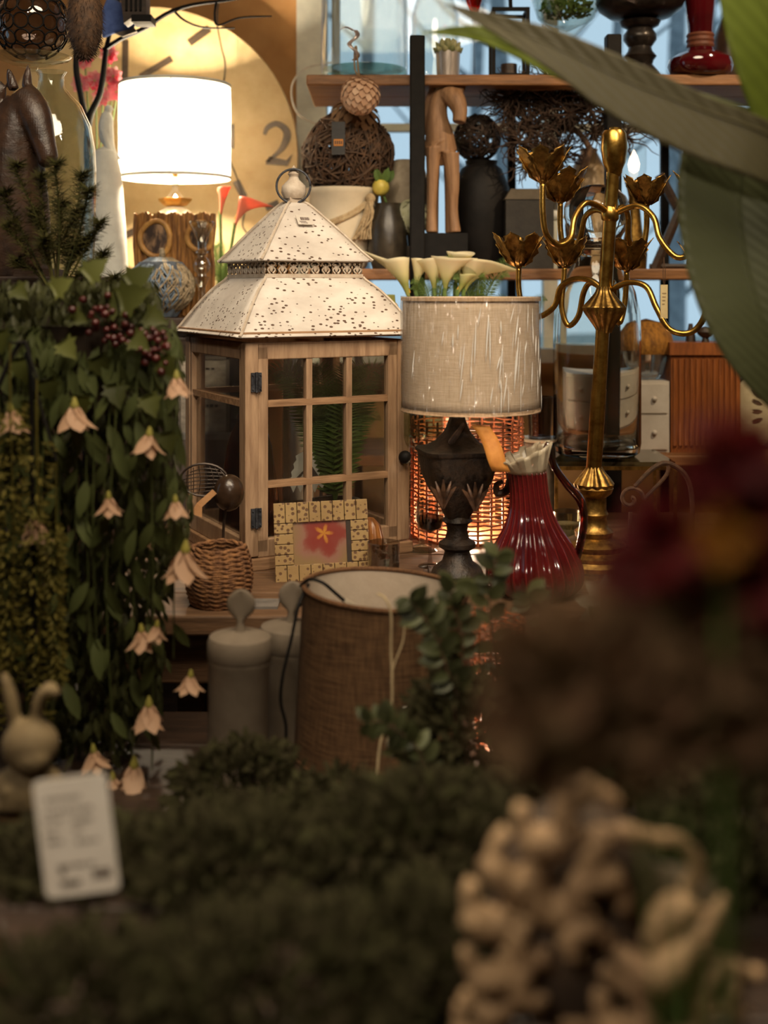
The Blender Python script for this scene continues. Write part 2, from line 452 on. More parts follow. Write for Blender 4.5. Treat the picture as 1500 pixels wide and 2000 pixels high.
# ------------------------------------------------------------------ room
XL, XR, YB, YF, ZC = -2.3, 2.4, -1.6, 3.62, 2.9
struct('floor', [(XL-.1, XR+.1, YB-.1, YF+.1, -0.1, 0)], floor_m)
struct('ceiling', [(XL-.1, XR+.1, YB-.1, YF+.1, ZC, ZC+.1)], side_wall)
struct('wall_right', [(XR, XR+.1, YB, YF, 0, ZC)], side_wall)
struct('wall_front', [(XL, XR, YB-.1, YB, 0, ZC)], side_wall)
struct('wall_left', [(XL-.1, XL, YB, 1.9, 0, ZC), (XL-.1, XL, 3.1, YF, 0, ZC), (XL-.1, XL, 1.9, 3.1, 0, 1.0), (XL-.1, XL, 1.9, 3.1, 2.4, ZC)], side_wall)
WX0 = (590-750)/F*YF; WZ0 = CZ-0.20
struct('wall_back', [(XL, WX0, YF, YF+.12, 0, ZC), (WX0, XR, YF, YF+.12, 0, WZ0), (WX0, XR, YF, YF+.12, 2.55, ZC)], cream_wall)
w1 = struct('window_1', [(WX0-.015, WX0+.075, YF-.03, YF+.10, WZ0-.04, 2.6)], white_trim)
struct('window_frame', [(WX0+.09, WX0+.115, YF+.02, YF+.08, WZ0, 2.55)], white_trim, w1)
for px in (1078, 1500):
    x = (px-750)/F*YF
    struct('mullion', [(x-.022, x+.022, YF+.02, YF+.08, WZ0, 2.55)], white_trim, w1)
struct('transom', [(WX0, XR, YF+.03, YF+.07, CZ+(HY-246)/F*YF-.012, CZ+(HY-246)/F*YF+.012)], white_trim, w1)
struct('sill', [(WX0, XR, YF-.06, YF+.10, WZ0-.03, WZ0+.012)], white_trim, w1)
edges = [WX0+.1, (1078-750)/F*YF, (1500-750)/F*YF, XR]
for a, b in zip(edges[:-1], edges[1:]):
    struct('pane', [(a, b, YF+.045, YF+.05, WZ0, 2.55)], pane_m, w1)
w2 = struct('window_2', [(XL-.06, XL+.02, 1.86, 1.92, 1.0, 2.4), (XL-.06, XL+.02, 3.08, 3.14, 1.0, 2.4), (XL-.06, XL+.02, 1.86, 3.14, .96, 1.02), (XL-.06, XL+.02, 1.86, 3.14, 2.38, 2.44)], white_trim)
struct('pane', [(XL-.05, XL-.045, 1.9, 3.1, 1.0, 2.4)], pane_m, w2)

# outside: pale frosty ground and bare trunks
struct('ground_outside', [(-14, 14, 3.9, 40, -0.3, -0.2)], mat('frosty_ground', C(150, 160, 160), C(120, 130, 128), 0.9, scale=1.5))
bark = mat('bark', C(150, 160, 166), C(110, 120, 128), 0.9, scale=12, bump=0.4)
for i, (px, D, r, ln) in enumerate([(700, 8.0, .07, .1), (1010, 9.5, .11, -.2), (1165, 7.5, .05, .25), (1310, 10, .12, .1), (1450, 8, .07, -.3), (905, 12, .10, .2)]):
    names = ['slender bare tree outside behind the upper glass jar', 'bare tree trunk outside behind the dark square box', 'thin leaning bare tree outside behind the brass pole', 'thick bare tree outside above the ribbed wooden cabinet', 'bare tree outside behind the red glass decanter', 'distant bare tree outside beyond the wooden horse']
    base = P(px, HY, D); base.z = -0.2
    e = bpy.data.objects.new('bare_tree', None); col.objects.link(e); e.location = base
    tag(e, names[i], 'tree', 'bare trees outside the window')
    mb = MB(); mb.tube(smooth([(0, 0, 0), (ln*.3, 0, 1.6), (ln*.6, .1, 3.2), (ln, 0, 5)], 4), [r, r*.5], 7)
    link('trunk', make_mesh('trunk', mb, bark), e)
    mb = MB()
    for k in range(5):
        z = random.uniform(1.4, 4.5); s_ = random.choice((-1, 1)); L_ = random.uniform(.4, 1.2)
        mb.tube(smooth([(ln*z/5, 0, z), (ln*z/5+s_*L_*.5, random.uniform(-.3, .3), z+L_*.4), (ln*z/5+s_*L_, random.uniform(-.4, .4), z+L_)], 3), [r*.3, r*.08], 4)
    link('branches', make_mesh('branches', mb, bark), e)

# ------------------------------------------------------------------ furniture
def furniture(name, label, cat, parts):
    xs = [p[2][0] for p in parts]+[p[2][1] for p in parts]; ys = [p[2][2] for p in parts]+[p[2][3] for p in parts]; zs = [p[2][4] for p in parts]
    o = bpy.data.objects.new(name, None); col.objects.link(o); o.location = ((min(xs)+max(xs))/2, (min(ys)+max(ys))/2, min(zs)); tag(o, label, cat)
    L0 = Vector(o.location)
    made = []
    for pn, m_, (x0, x1, y0, y1, z0, z1), *rest in parts:
        mb = MB().box((0, 0, 0), (x1-x0, y1-y0, z1-z0))
        c = Vector(((x0+x1)/2, (y0+y1)/2, (z0+z1)/2))
        par = made[rest[0]] if rest else o
        q = link(pn, make_mesh(pn, mb, m_, 0), par, c-L0 if not rest else c-(L0+Vector(made[rest[0]].location)))
        bevel(q, 0.004); made.append(q)
    return o
def planks(x0, x1, y0, y1, zt, th, n, m_, nm='plank'):
    w = (y1-y0)/n
    return [(nm, m_, (x0, x1, y0+i*w+.0015, y0+(i+1)*w-.0015, zt-th, zt)) for i in range(n)]
zt = CZ+Z_TAB
leg = lambda x, y, z, m_: ('leg', m_, (x-.03, x+.03, y-.03, y+.03, 0, z))
furniture('display_table', 'wooden display table carrying the white metal-roofed lantern', 'table',
          planks(-.52, 1.1, 2.02, 2.95, zt, .035, 6, table_wood)+[('apron', table_wood, (-.48, 1.06, 2.06, 2.09, zt-.13, zt-.036)), ('apron', table_wood, (-.48, 1.06, 2.88, 2.91, zt-.13, zt-.036))]
          + [leg(x, y, zt-.036, table_wood) for x in (-.47, 1.04) for y in (2.10, 2.86)])
zl = CZ+Z_LOW
furniture('low_bench', 'low dark wooden bench in front of the display table, under the bare burlap lampshade', 'bench',
          planks(-1.0, 1.1, 1.24, 2.0, zl, .03, 5, dark_wood)+[leg(x, y, zl-.031, dark_wood) for x in (-.94, 1.04) for y in (1.3, 1.94)])
zb = CZ+Z_BEN
furniture('plant_bench', 'dark wooden bench closest to the camera holding the shrubs and carved ornament', 'bench',
          planks(-.75, .75, .40, 1.2, zb, .03, 5, dark_wood)+[leg(x, y, zb-.031, dark_wood) for x in (-.7, .7) for y in (.46, 1.14)])
zs = CZ+Z_SIDE; sx1 = -0.225
drawers = []
for k in range(3):
    drawers.append(('drawer', dark_wood, (-1.30+k*.36, -.96+k*.36, 2.985, 3.0, zs-.26, zs-.05)))
furniture('sideboard', 'dark wooden sideboard under the lit table lamp and round clock', 'sideboard',
          [('body', dark_wood, (-1.34, sx1-.01, 3.0, 3.40, .06, zs-.03)), ('top', dark_wood, (-1.36, sx1, 2.96, 3.42, zs-.03, zs))]+drawers
          + [('foot', dark_wood, (x-.03, x+.03, y-.03, y+.03, 0, .06)) for x in (-1.28, -.3) for y in (3.06, 3.34)])
zc = CZ+Z_CAB
furniture('tall_cabinet', 'tall dark cabinet under the horse bust and apothecary jar', 'cabinet',
          [('body', dark_wood, (-1.15, -.56, 2.22, 2.62, .05, zc-.03)), ('top', dark_wood, (-1.17, -.54, 2.20, 2.64, zc-.03, zc)),
           ('door', dark_wood, (-1.12, -.87, 2.205, 2.22, .1, zc-.08)), ('door', dark_wood, (-.84, -.59, 2.205, 2.22, .1, zc-.08)), ('plinth', dark_wood, (-1.13, -.58, 2.24, 2.60, 0, .05))])
# shelving against the window
sh0, sh1 = (598-750)/F*3.0, 1.45
parts = []
for zz in (Z_S1, Z_S2, Z_S3):
    z = CZ+zz
    parts += [('shelf', shelf_wood, (sh0, sh1, 3.0, 3.18, z-.028, z)), ('shelf', shelf_wood, (sh0, sh1, 3.183, 3.36, z-.028, z))]
for px, ztop in ((815, CZ+(HY-70)/F*2.97), (1198, CZ+(HY-68)/F*2.97)):
    x = (px-750)/F*2.97
    parts.append(('upright', black_metal, (x-.019, x+.019, 2.955, 2.998, 0, ztop)))
for px in (700, 1000, 1300):
    x = (px-750)/F*3.36
    parts.append(('rear_upright', black_metal, (x-.012, x+.012, 3.362, 3.385, 0, CZ+Z_S1+.04)))
furniture('shelving_unit', 'black metal and wood plank shelving in front of the window', 'shelving', parts)
# ------------------------------------------------------------------ white metal-roofed wooden lantern
def lantern():
    t = Thing('garden_lantern', 'large wooden lantern with a perforated white metal roof and glass panes', 'lantern', 574, 2.585, z=Z_TAB, rz=28)
    o = t.o; s = 0.372; h = s/2; H = 0.462
    lw = wood('lantern_wood', C(176, 144, 112), C(134, 104, 78), 'z', 10, 0.7)
    lwx = wood('lantern_wood_rail', C(172, 134, 98), C(122, 90, 62), 'x', 10, 0.7)
    roofm = spots('punched_white_metal', C(214, 206, 196), C(92, 68, 54), 84, 0.22, 0.6, C(190, 180, 170), 0.9, (0.8, 1.0, 1.5), patch=(10, 0.30, 0.50))
    trimm = mat('white_metal', C(206, 192, 174), C(170, 152, 132), 0.6, scale=40)
    def add(name, c, size, m_, parent=None, bev=0.002):
        mb = MB().box((0, 0, 0), size); q = link(name, make_mesh(name, mb, m_, 0), parent or o, c); bevel(q, bev); return q
    add('base_board', (0, 0, .012), (s+.012, s+.012, .024), lwx)
    for sx in (-1, 1):
        for sy in (-1, 1):
            add('corner_post', (sx*(h-.014), sy*(h-.014), .24), (.028, .028, H-.024-.012), lw)
    for ang in range(4):
        R = Matrix.Rotation(ang*PI/2, 4, 'Z')
        fr = bpy.data.objects.new('side_panel', None)
        # frame of one side: stiles and rails as one mesh, its muntins and panes as sub-parts
        mb = MB(); y = -h+.012; W = s-.056
        st = .022 if ang == 0 else .012
        for sx in (-1, 1): mb.box((sx*(W/2-st/2), y, .24), (st, .02, H-.05))
        mb.box((0, y, .024+.018), (W, .02, .036)); mb.box((0, y, H-.026), (W, .02, .034))
        mb.xform(R)
        bpy.data.objects.remove(fr)
        fr = link('door' if ang == 0 else 'side_frame', make_mesh('frame', mb, lw, 0), o); bevel(fr, .002)
        x0, x1, z0, z1 = -W/2+st, W/2-st, .06, H-.043
        if ang == 0: xs = [x0, x0+(x1-x0)/3, x0+2*(x1-x0)/3, x1]; zz = [z0, z0+.108, z0+.270, z1]
        else: xs = [x0, x1]; zz = [z0, z0+.27, z1]
        for xm in xs[1:-1]:
            m_ = MB().box((xm, y, (z0+z1)/2), (.013, .016, z1-z0)).xform(R); link('muntin', make_mesh('muntin', m_, lw, 0), fr)
        for zm in zz[1:-1]:
            m_ = MB().box(((x0+x1)/2, y, zm), (x1-x0, .0165, .013)).xform(R); link('muntin', make_mesh('muntin', m_, lwx, 0), fr)
        pg = glass('lantern_pane', (0.92, 0.92, 0.90, 1), 0.16, gain=2.4)
        for a, b in zip(xs[:-1], xs[1:]):
            for c_, d_ in zip(zz[:-1], zz[1:]):
                m_ = MB().box(((a+b)/2, y+.002, (c_+d_)/2), (b-a, .002, d_-c_)).xform(R); link('pane', make_mesh('pane', m_, pg, 0), fr)
    # hinges on the near post, latch on the far one
    iron = mat('grey_iron', C(84, 86, 92), C(44, 44, 48), 0.5, 0.6, 80)
    for z in (.105, .375):
        mb = MB().box((-h+.022, -h-.003, z), (.022, .004, .038)); mb.tube([(-h+.022, -h-.006, z-.02), (-h+.022, -h-.006, z+.02)], .0035, 8)
        for dz in (-.014, .014): mb.ball((-h+.03, -h-.006, z+dz), .002, 6, 4); mb.ball((-h+.014, -h-.006, z+dz), .002, 6, 4)
        link('hinge', make_mesh('hinge', mb, iron, 40), o)
    mb = MB().ball((h-.018, -h-.014, .205), .014, 10, 8).tube([(h-.018, -h+.0, .205), (h-.018, -h-.014, .205)], .005, 8)
    link('knob', make_mesh('knob', mb, black_metal, 40), o)
    # eave board under the roof
    add('eave_board', (0, 0, H+.006), (s+.026, s+.026, .014), lwx)
    def tier(prof, name):
        for ang in range(4):
            R = Matrix.Rotation(ang*PI/2, 4, 'Z'); mb = MB(); g = []
            for hw, z in prof: g.append([tuple(R @ Vector((-hw+2*hw*j/8, -hw, z))) for j in range(9)])
            mb.surf(g); q = link(name, make_mesh(name, mb, roofm, 60), o)
            sd = q.modifiers.new('thickness', 'SOLIDIFY'); sd.thickness = .003
            # folded hip seam
            mb = MB().tube([tuple(R @ Vector((-hw-.001, -hw-.001, z+.001))) for hw, z in prof], .003, 6)
            link('hip_seam', make_mesh('hip_seam', mb, trimm, 40), q)
    tier(smooth([(.205, .466), (.196, .474), (.178, .502), (.158, .532), (.136, .560), (.117, .578), (.112, .585)], 3), 'roof_panel')
    tier(smooth([(.128, .620), (.110, .640), (.082, .676), (.052, .712), (.026, .742), (.014, .750)], 3), 'cap_panel')
    # pierced band between the two roofs: scroll links over a dark gap
    for ang in range(4):
        R = Matrix.Rotation(ang*PI/2, 4, 'Z'); mb = MB(); w = .112
        mb.box((0, -w, .588), (2*w, .003, .008)); mb.box((0, -w, .619), (2*w, .003, .006))
        n = 9
        for k in range(n):
            x = -w+2*w*(k+.5)/n
            for sg in (-1, 1):
                mb.tube(smooth([(x+sg*.003, -w, .593), (x+sg*.0085, -w, .600), (x+sg*.0035, -w, .607), (x+sg*.009, -w, .613), (x+sg*.004, -w, .618)], 3), .0020, 5)
            mb.ball((x, -w, .604), (.0042, .002, .0085), 8, 6)
        mb.xform(R); link('pierced_band', make_mesh('pierced_band', mb, trimm, 40), o)
    mb = MB().box((0, 0, .752), (.034, .034, .016)).lathe([(.0, .756), (.022, .758), (.028, .772), (.026, .786), (.012, .800), (.010, .806), (.013, .812), (.008, .822), (0, .832)], 16)
    link('finial', make_mesh('finial', mb, trimm, 40), o)
    ring = MB(); ring.tube([(.037*math.cos(a), -.012, .785+.037*math.sin(a)) for a in [2*PI*i/28 for i in range(29)]], .0028, 6)
    ring.xform(Matrix.Rotation(math.radians(-28), 4, 'Z')); link('carrying_ring', make_mesh('carrying_ring', ring, iron, 180), o)
    # price sticker on the upper roof: pale label with bar code
    mb = MB().box((0, 0, 0), (.036, .0012, .026)); st = link('price_sticker', make_mesh('price_sticker', mb, mat('sticker_paper', C(204, 196, 184), C(196, 186, 174), .5, scale=8), 0), o, (-.004, -.0665, .708))
    st.rotation_euler = (math.radians(-38), 0, 0)
    mb = MB(); x = -.009
    for k in range(12):
        wd = random.choice((.0006, .0010, .0014)); mb.box((x, -.0008, .003), (wd, .0006, .008)); x += wd+.0008
    for k in range(3): mb.box((-.006+k*.0015, -.0008, -.006-k*.0025+.002), (.016, .0006, .0008))
    link('bar_code', make_mesh('bar_code', mb, mat('label_ink', C(90, 66, 60), None, .8), 0), st)
lantern()

# ------------------------------------------------------------------ things inside and behind the lantern
amber = glass('amber_glass', (0.62, 0.36, 0.10, 1), 0.06, gain=2.2, bump=0.2, scale=18)
t = Thing('amber_vase', 'ribbed amber glass vase standing inside the lantern', 'vase', 487, 2.53, z=Z_TAB+.0245)
t.m().lat([(0, t.py-1), (52, t.py-2), (58, t.py-30), (56, 990), (50, 930), (42, 870), (34, 845), (26, 830), (22, 822), (24, 815), (21, 816), (19, 824), (30, 848), (38, 872), (46, 932), (51, 990), (52, t.py-30), (46, t.py-12), (0, t.py-11)], segs=72, ribs=(18, .05)).done('body', amber, sm=80)
t.m().lat([(24, 818), (27, 814), (24, 810), (20, 814)], segs=32).done('lip', amber)

def fern(t, x, y, n, L, spread, m_=None, seed=1, d=0, up=1.0, name='frond'):
    rnd = random.Random(seed); m_ = m_ or fern_leaf; U = t.U
    for i in range(n):
        a = 2*PI*i/n+rnd.uniform(-.3, .3); l = L*rnd.uniform(.7, 1.1); out = spread*rnd.uniform(.6, 1.2)
        p0 = Vector((x, y, d)); ex = math.cos(a)*out*l; ed = math.sin(a)*out*l*.7
        pts = smooth([(x, y, d), (x+ex*.35, y-l*.55*up, d+ed*.35), (x+ex*.75, y-l*.85*up, d+ed*.75), (x+ex*1.1, y-l*.80*up, d+ed*1.1)], 9)
        mb = t.m(); mb.tub(pts, [1.4, .5], 5, sm=0)
        W = [Vector(mb.q(*p)) for p in pts]; k = len(W); face = Vector((rnd.uniform(-.7, .7), -1, rnd.uniform(-.2, .6)))
        for j in range(3, k):
            tn = (W[j]-W[j-1]).normalized(); side = tn.cross(face).normalized(); f = j/(k-1); gap = (W[j]-W[j-1]).length
            ln = l*U*.15*math.sin(PI*min(.97, .2+f*.78))
            for q in (0, .5):
                c = W[j-1].lerp(W[j], q)
                for sg in (-1, 1):
                    mb.leaf(c, side*sg+tn*.45, face, ln, gap*.30, .2, .25, 2)
        mb.done(name, m_, sm=0)

pot_stone = mat('grey_pot', C(120, 112, 100), C(92, 84, 74), .8, scale=30)
t = Thing('potted_fern', 'green fern in a grey pot seen through the lantern panes', 'plant', 655, 2.60, z=Z_TAB+.0245)
t.m().lat([(0, t.py), (36, t.py), (46, 980), (50, 976), (45, 976), (42, 986), (0, 986)]).done('pot', pot_stone)
fern(t, 655, 985, 20, 290, .36, seed=3)
t = Thing('tabletop_sign', 'grey weathered sign with dark lettering lines behind the lantern pane', 'sign', 398, 2.93, z=Z_TAB+.172)
signm = mat('weathered_board', C(222, 212, 196), C(160, 150, 138), .8, scale=22, stretch=(1, 1, 2.5))
t.m().bx(352, 700, 444, t.py, -2, 3).done('board', signm)
t.m().bx(348, 696, 448, 702, -4, 4).bx(348, t.py-6, 448, t.py, -4, 4).bx(348, 696, 354, t.py, -4, 4).bx(442, 696, 448, t.py, -4, 4).done('sign_frame', mat('sign_edge', C(140, 132, 122), None, .8))
mb = t.m()
for yy, x0, x1 in ((778, 362, 436), (795, 370, 428), (722, 385, 420)):
    x = x0
    while x < x1:
        w = random.uniform(3, 8); mb.bx(x, yy-random.uniform(3, 7), x+w, yy, -2.8, -1.8); x += w+random.uniform(1.5, 4)
mb.done('lettering', mat('faded_ink', C(62, 56, 52), None, .8))
t = Thing('storage_box', 'plain mauve-grey box with a white lid edge behind the lantern', 'box', 405, 2.91, z=Z_TAB)
t.m().bx(345, 850, 472, t.py, -14, 14).done('body', mat('mauve_card', C(150, 134, 130), C(128, 114, 112), .85, scale=18))
t.m().bx(342, 846, 475, 857, -16, 16).done('lid', mat('pale_lid', C(176, 172, 166), None, .7))
t = Thing('orange_carton', 'tall rust-orange carton behind the upper lantern panes', 'carton', 527, 2.925, z=Z_TAB)
t.m().bx(500, 668, 552, t.py, -14, 14).done('carton', mat('rust_card', C(190, 122, 64), C(168, 102, 50), .7, scale=10)); t.m().bx(499, 662, 553, 672, -15, 15).done('lid_flap', mat('rust_lid', C(150, 92, 46), None, .7))
t = Thing('pale_bottle', 'slim pale bottle with a dark pointed stopper behind the lantern panes', 'bottle', 588, 2.925, z=Z_TAB)
t.m().lat([(0, t.py), (22, t.py), (24, t.py-10), (24, 790), (16, 770), (12, 765)], segs=28).done('body', mat('pale_glaze', C(206, 202, 192), None, .4))
t.m().lat([(12, 768), (14, 760), (13, 715), (0, 690)], segs=20).done('stopper', dark_wood)
t = Thing('zigzag_card', 'white card with a jagged edge and dark triangle, in front of the fern', 'card', 600, 2.50, z=Z_TAB+.0245)
zz = [(600, 878)]
for k in range(9): zz += [(612+k*2.6, 884+k*8), (607+k*2.8, 889+k*8)]
zz += [(628, 952)]
for k in range(8): zz += [(622-k*7, 962 if k % 2 else 946)]
for k in range(8): zz += [(566+k*2.2-(4 if k % 2 else 0), 946-k*8)]
t.m().pri(zz, -1, 1).done('card', mat('white_card', C(190, 188, 178), None, .7))
t.m().pri([(606, 905), (628, 938), (618, 940), (600, 914), (582, 938), (572, 940)], -2.2, -.9).done('triangle_print', mat('dark_print', C(52, 48, 42), None, .8))
t.m().tub([(600, 944), (600, t.py)], 2.2, sm=0).lat([(16, t.py), (16, t.py-3), (0, t.py-3)], x=600).done('stake', dark_wood)

# ------------------------------------------------------------------ framed flower print with dotted bamboo tiles
t = Thing('picture_frame', 'leaning picture frame of dotted bamboo tiles around a red flower print', 'picture frame', 630, 2.27, z=Z_TAB, rz=8, tilt=-9, lean=-1.5)
bam = spots('dotted_bamboo', C(158, 130, 84), C(92, 64, 38), 105, .30, .55, C(136, 108, 66), .3)
fx0, fx1, fy0, fy1 = 538, 724, t.py-152, t.py
t.m().bx(fx0+2, fy0+2, fx1-2, fy1, 0, 6).done('backing', dark_wood)
def tile(x0, y0, x1, y1):
    q = t.m().bx(x0+.6, y0+.6, x1-.6, y1-.6, -6-random.uniform(0, 1.2), 0).done('tile', bam, sm=0); bevel(q, .0008)
n = 8; w = (fx1-fx0)/n
for k in range(n):
    tile(fx0+k*w, fy0, fx0+(k+1)*w, fy0+40); tile(fx0+k*w, fy1-32, fx0+(k+1)*w, fy1)
hh = (fy1-32-fy0-40)/4
for k in range(4):
    tile(fx0, fy0+40+k*hh, fx0+38, fy0+40+(k+1)*hh); tile(fx1-36, fy0+40+k*hh, fx1, fy0+40+(k+1)*hh)
def flower_print():
    m, nt, out = _new('flower_print'); tc = nt.nodes.new('ShaderNodeTexCoord')
    mp = nt.nodes.new('ShaderNodeMapping'); mp.inputs['Location'].default_value = (-.006, 0, -.088); _link(nt, tc.outputs['Object'], mp.inputs[0])
    sx = nt.nodes.new('ShaderNodeSeparateXYZ'); _link(nt, mp.outputs[0], sx.inputs[0])
    gr = nt.nodes.new('ShaderNodeVectorMath'); gr.operation = 'LENGTH'; _link(nt, mp.outputs[0], gr.inputs[0])
    at = nt.nodes.new('ShaderNodeMath'); at.operation = 'ARCTAN2'; _link(nt, sx.outputs[2], at.inputs[0]); _link(nt, sx.outputs[0], at.inputs[1])
    m5 = nt.nodes.new('ShaderNodeMath'); m5.operation = 'MULTIPLY'; m5.inputs[1].default_value = 5; _link(nt, at.outputs[0], m5.inputs[0])
    co = nt.nodes.new('ShaderNodeMath'); co.operation = 'COSINE'; _link(nt, m5.outputs[0], co.inputs[0])
    pe = nt.nodes.new('ShaderNodeMath'); pe.operation = 'MULTIPLY_ADD'; pe.inputs[1].default_value = -.006; _link(nt, co.outputs[0], pe.inputs[0]); _link(nt, gr.outputs['Value'], pe.inputs[2])
    ns = _noise(nt, mp.outputs[0], 60, 3)
    ad = nt.nodes.new('ShaderNodeMath'); ad.operation = 'MULTIPLY_ADD'; ad.inputs[1].default_value = .02; _link(nt, ns, ad.inputs[0]); _link(nt, pe.outputs[0], ad.inputs[2])
    c = _ramp(nt, ad.outputs[0], [(0, C(180, 130, 48)), (.018, C(170, 108, 44)), (.024, C(122, 48, 40)), (.045, C(124, 58, 48)), (.055, C(136, 98, 82)), (.075, C(128, 104, 70))])
    b = _pbsdf(nt, .25); _link(nt, c, b.inputs['Base Color']); _link(nt, b.outputs[0], out.inputs[0]); return m
t.m().bx(fx0+36, fy0+38, fx1-34, fy1-30, -1.5, .5).done('flower_print', flower_print())
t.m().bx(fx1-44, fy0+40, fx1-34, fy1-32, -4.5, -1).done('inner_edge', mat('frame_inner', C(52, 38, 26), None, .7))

# ------------------------------------------------------------------ small glasses on the table
def wall(prof, th):
    """outer profile bottom to top -> closed wall of thickness th"""
    return list(prof)+[(max(0.0, r-th), y-(0 if i else 0)) for i, (r, y) in enumerate(reversed(prof)) ]
t = Thing('glass_tumbler', 'small clear glass tumbler beside the dotted picture frame', 'glass', 749, 2.24, z=Z_TAB)
b0 = t.py; k = b0-1105
tum = glass('tumbler_glass', (.74, .72, .68, 1), .10, gain=4.5, bump=.2, scale=40)
t.m().lat([(0, b0), (24, b0), (28, b0-8), (31, b0-30), (32, b0-82), (30, b0-82), (29, b0-30), (26, b0-20), (0, b0-16)]).done('body', tum)
t.m().lat([(24, b0-1), (26, b0-4), (25, b0-14), (0, b0-14)], segs=24).done('thick_base', glass('dark_base_glass', (.45, .42, .38, 1), .05, gain=2))
t = Thing('wine_glass', 'stemmed wine glass in front of the glowing wicker lamp', 'glass', 840, 2.38, z=Z_TAB)
b0 = t.py
t.m().lat([(0, b0), (24, b0), (22, b0-3), (5, b0-8), (3.5, b0-20), (3.5, b0-50), (8, b0-60), (24, b0-74), (29, b0-95), (26, b0-130), (25, b0-130), (27.5, b0-95), (22, b0-76), (0, b0-64)], segs=28).done('body', glass('wine_glass_clear', (.80, .76, .72, 1), .03, gain=2.2))
t.m().lat([(0, b0-66), (20, b0-76), (26.5, b0-90), (26, b0-97), (0, b0-97)], segs=24).done('dregs', glass('dark_liquid', (.10, .07, .06, 1), .05, gain=2))
t = Thing('stemmed_vase', 'clear footed glass cylinder half hidden under the cream lampshade', 'vase', 824, 2.525, z=Z_TAB)
b0 = t.py
t.m().lat([(0, b0), (30, b0), (26, b0-4), (6, b0-12), (5, b0-150), (9, b0-186), (20, b0-200), (38, b0-212), (42, b0-224), (42, b0-320), (40.5, b0-320), (40, b0-226), (0, b0-214)], segs=32).done('body', glass('greenish_clear', (.80, .83, .74, 1), .04, gain=1.8))
t = Thing('leaf_dish', 'shallow green glass leaf dish behind the burlap lampshade', 'dish', 790, 2.13, z=Z_TAB)
mb = t.m(); b0 = t.py; g = []
for i in range(9):
    r = i/8; g.append([t.L(790+r*44*math.cos(a)*(1+.25*math.cos(a)), b0-2-r*r*18-r*4*math.cos(6*a), r*30*math.sin(a)) for a in [2*PI*j/32 for j in range(32)]])
mb.surf(g, True); mb.done('dish', glass('leaf_glass', (.62, .64, .50, 1), .08, gain=2.5), mods=[('SOLIDIFY', dict(thickness=.003))])
t = Thing('shell_ornament', 'small striped orange shell ornament behind the glass tumbler', 'ornament', 722, 2.36, z=Z_TAB)
shm = mat('orange_shell', C(156, 100, 50), C(96, 56, 28), .35, scale=14, stretch=(4, 4, .6))
t.m().lat([(0, t.py), (16, t.py-2), (24, t.py-30), (26, t.py-60), (20, t.py-85), (8, t.py-99), (0, t.py-101)], segs=48, ribs=(12, .06)).done('body', shm)
t = Thing('votive_cup', 'small frosted votive glass beside the red jug handle', 'glass', 1107, 2.50, z=Z_TAB)
b0 = t.py
t.m().lat([(0, b0), (14, b0), (17, b0-10), (26, b0-50), (28, b0-82), (26, b0-82), (24, b0-50), (15, b0-14), (0, b0-10)], segs=28).done('cup', glass('frosted_votive', (.72, .70, .62, 1), .2, gain=3))
t.m().lat([(0, b0-11), (16, b0-14), (24, b0-48), (24, b0-58), (0, b0-58)], segs=24).done('wax', mat('wax', C(190, 180, 150), None, .5))

# ------------------------------------------------------------------ lit wicker lamps
wick = mat('copper_wicker', C(176, 104, 62), C(112, 60, 34), .5, scale=60)
def wicker(t, r, ytop, pitch, power, nst=26, taper=1.0):
    b0 = t.py; mb = t.m(); rows = int((b0-ytop)/pitch); rnd = random.Random(int(t.cx))
    for i in range(rows):
        y = b0-4-i*pitch; f = i/rows; rr = r*(1+(taper-1)*f)
        pts = []
        for j in range(nst*2+1):
            a = PI*j/nst; q = rr+(2.2 if (j//2+i) % 2 else -2.2)+rnd.uniform(-.5, .5)
            pts.append((t.cx+q*math.cos(a), y+rnd.uniform(-.9, .9), q*math.sin(a)))
        mb.tub(pts, 1.9, 5, sm=0)
    mb.done('weave', wick, kind='stuff', sm=180)
    for j in range(nst):
        a = 2*PI*j/nst; 
        t.m().tub([(t.cx+r*math.cos(a), b0, r*math.sin(a)), (t.cx+r*taper*math.cos(a), ytop, r*taper*math.sin(a))], 2.4, 5, sm=0).done('stake', wick)
    t.m().lat([(0, b0), (r*.95, b0), (r*.95, b0-4), (0, b0-4)]).done('floor_disc', wick)
    l = bpy.data.lights.new('bulb_light', 'POINT'); l.energy = power; l.color = (1.0, .70, .46); l.shadow_soft_size = .02
    lo = bpy.data.objects.new('bulb_light', l); col.objects.link(lo); lo.parent = t.o; lo.location = t.L(t.cx, b0-34*(1 if r > 60 else .6), 0)
    t.m().lat([(5, b0-4), (5, b0-12), (0, b0-12)], segs=12).done('bulb_socket', black_metal)
t = Thing('wicker_lamp', 'large copper wicker lamp glowing from inside behind the dark urn lamp', 'lamp', 912, 2.68, z=Z_TAB)
wicker(t, 108, 815, 8.6, 5.0, 26)
t = Thing('wicker_lamp', 'small glowing wicker lamp half hidden by leaves beside the burlap lampshade', 'lamp', 962, 1.84, z=Z_LOW)
wicker(t, 62, 1200, 9.5, 1.6, 18)

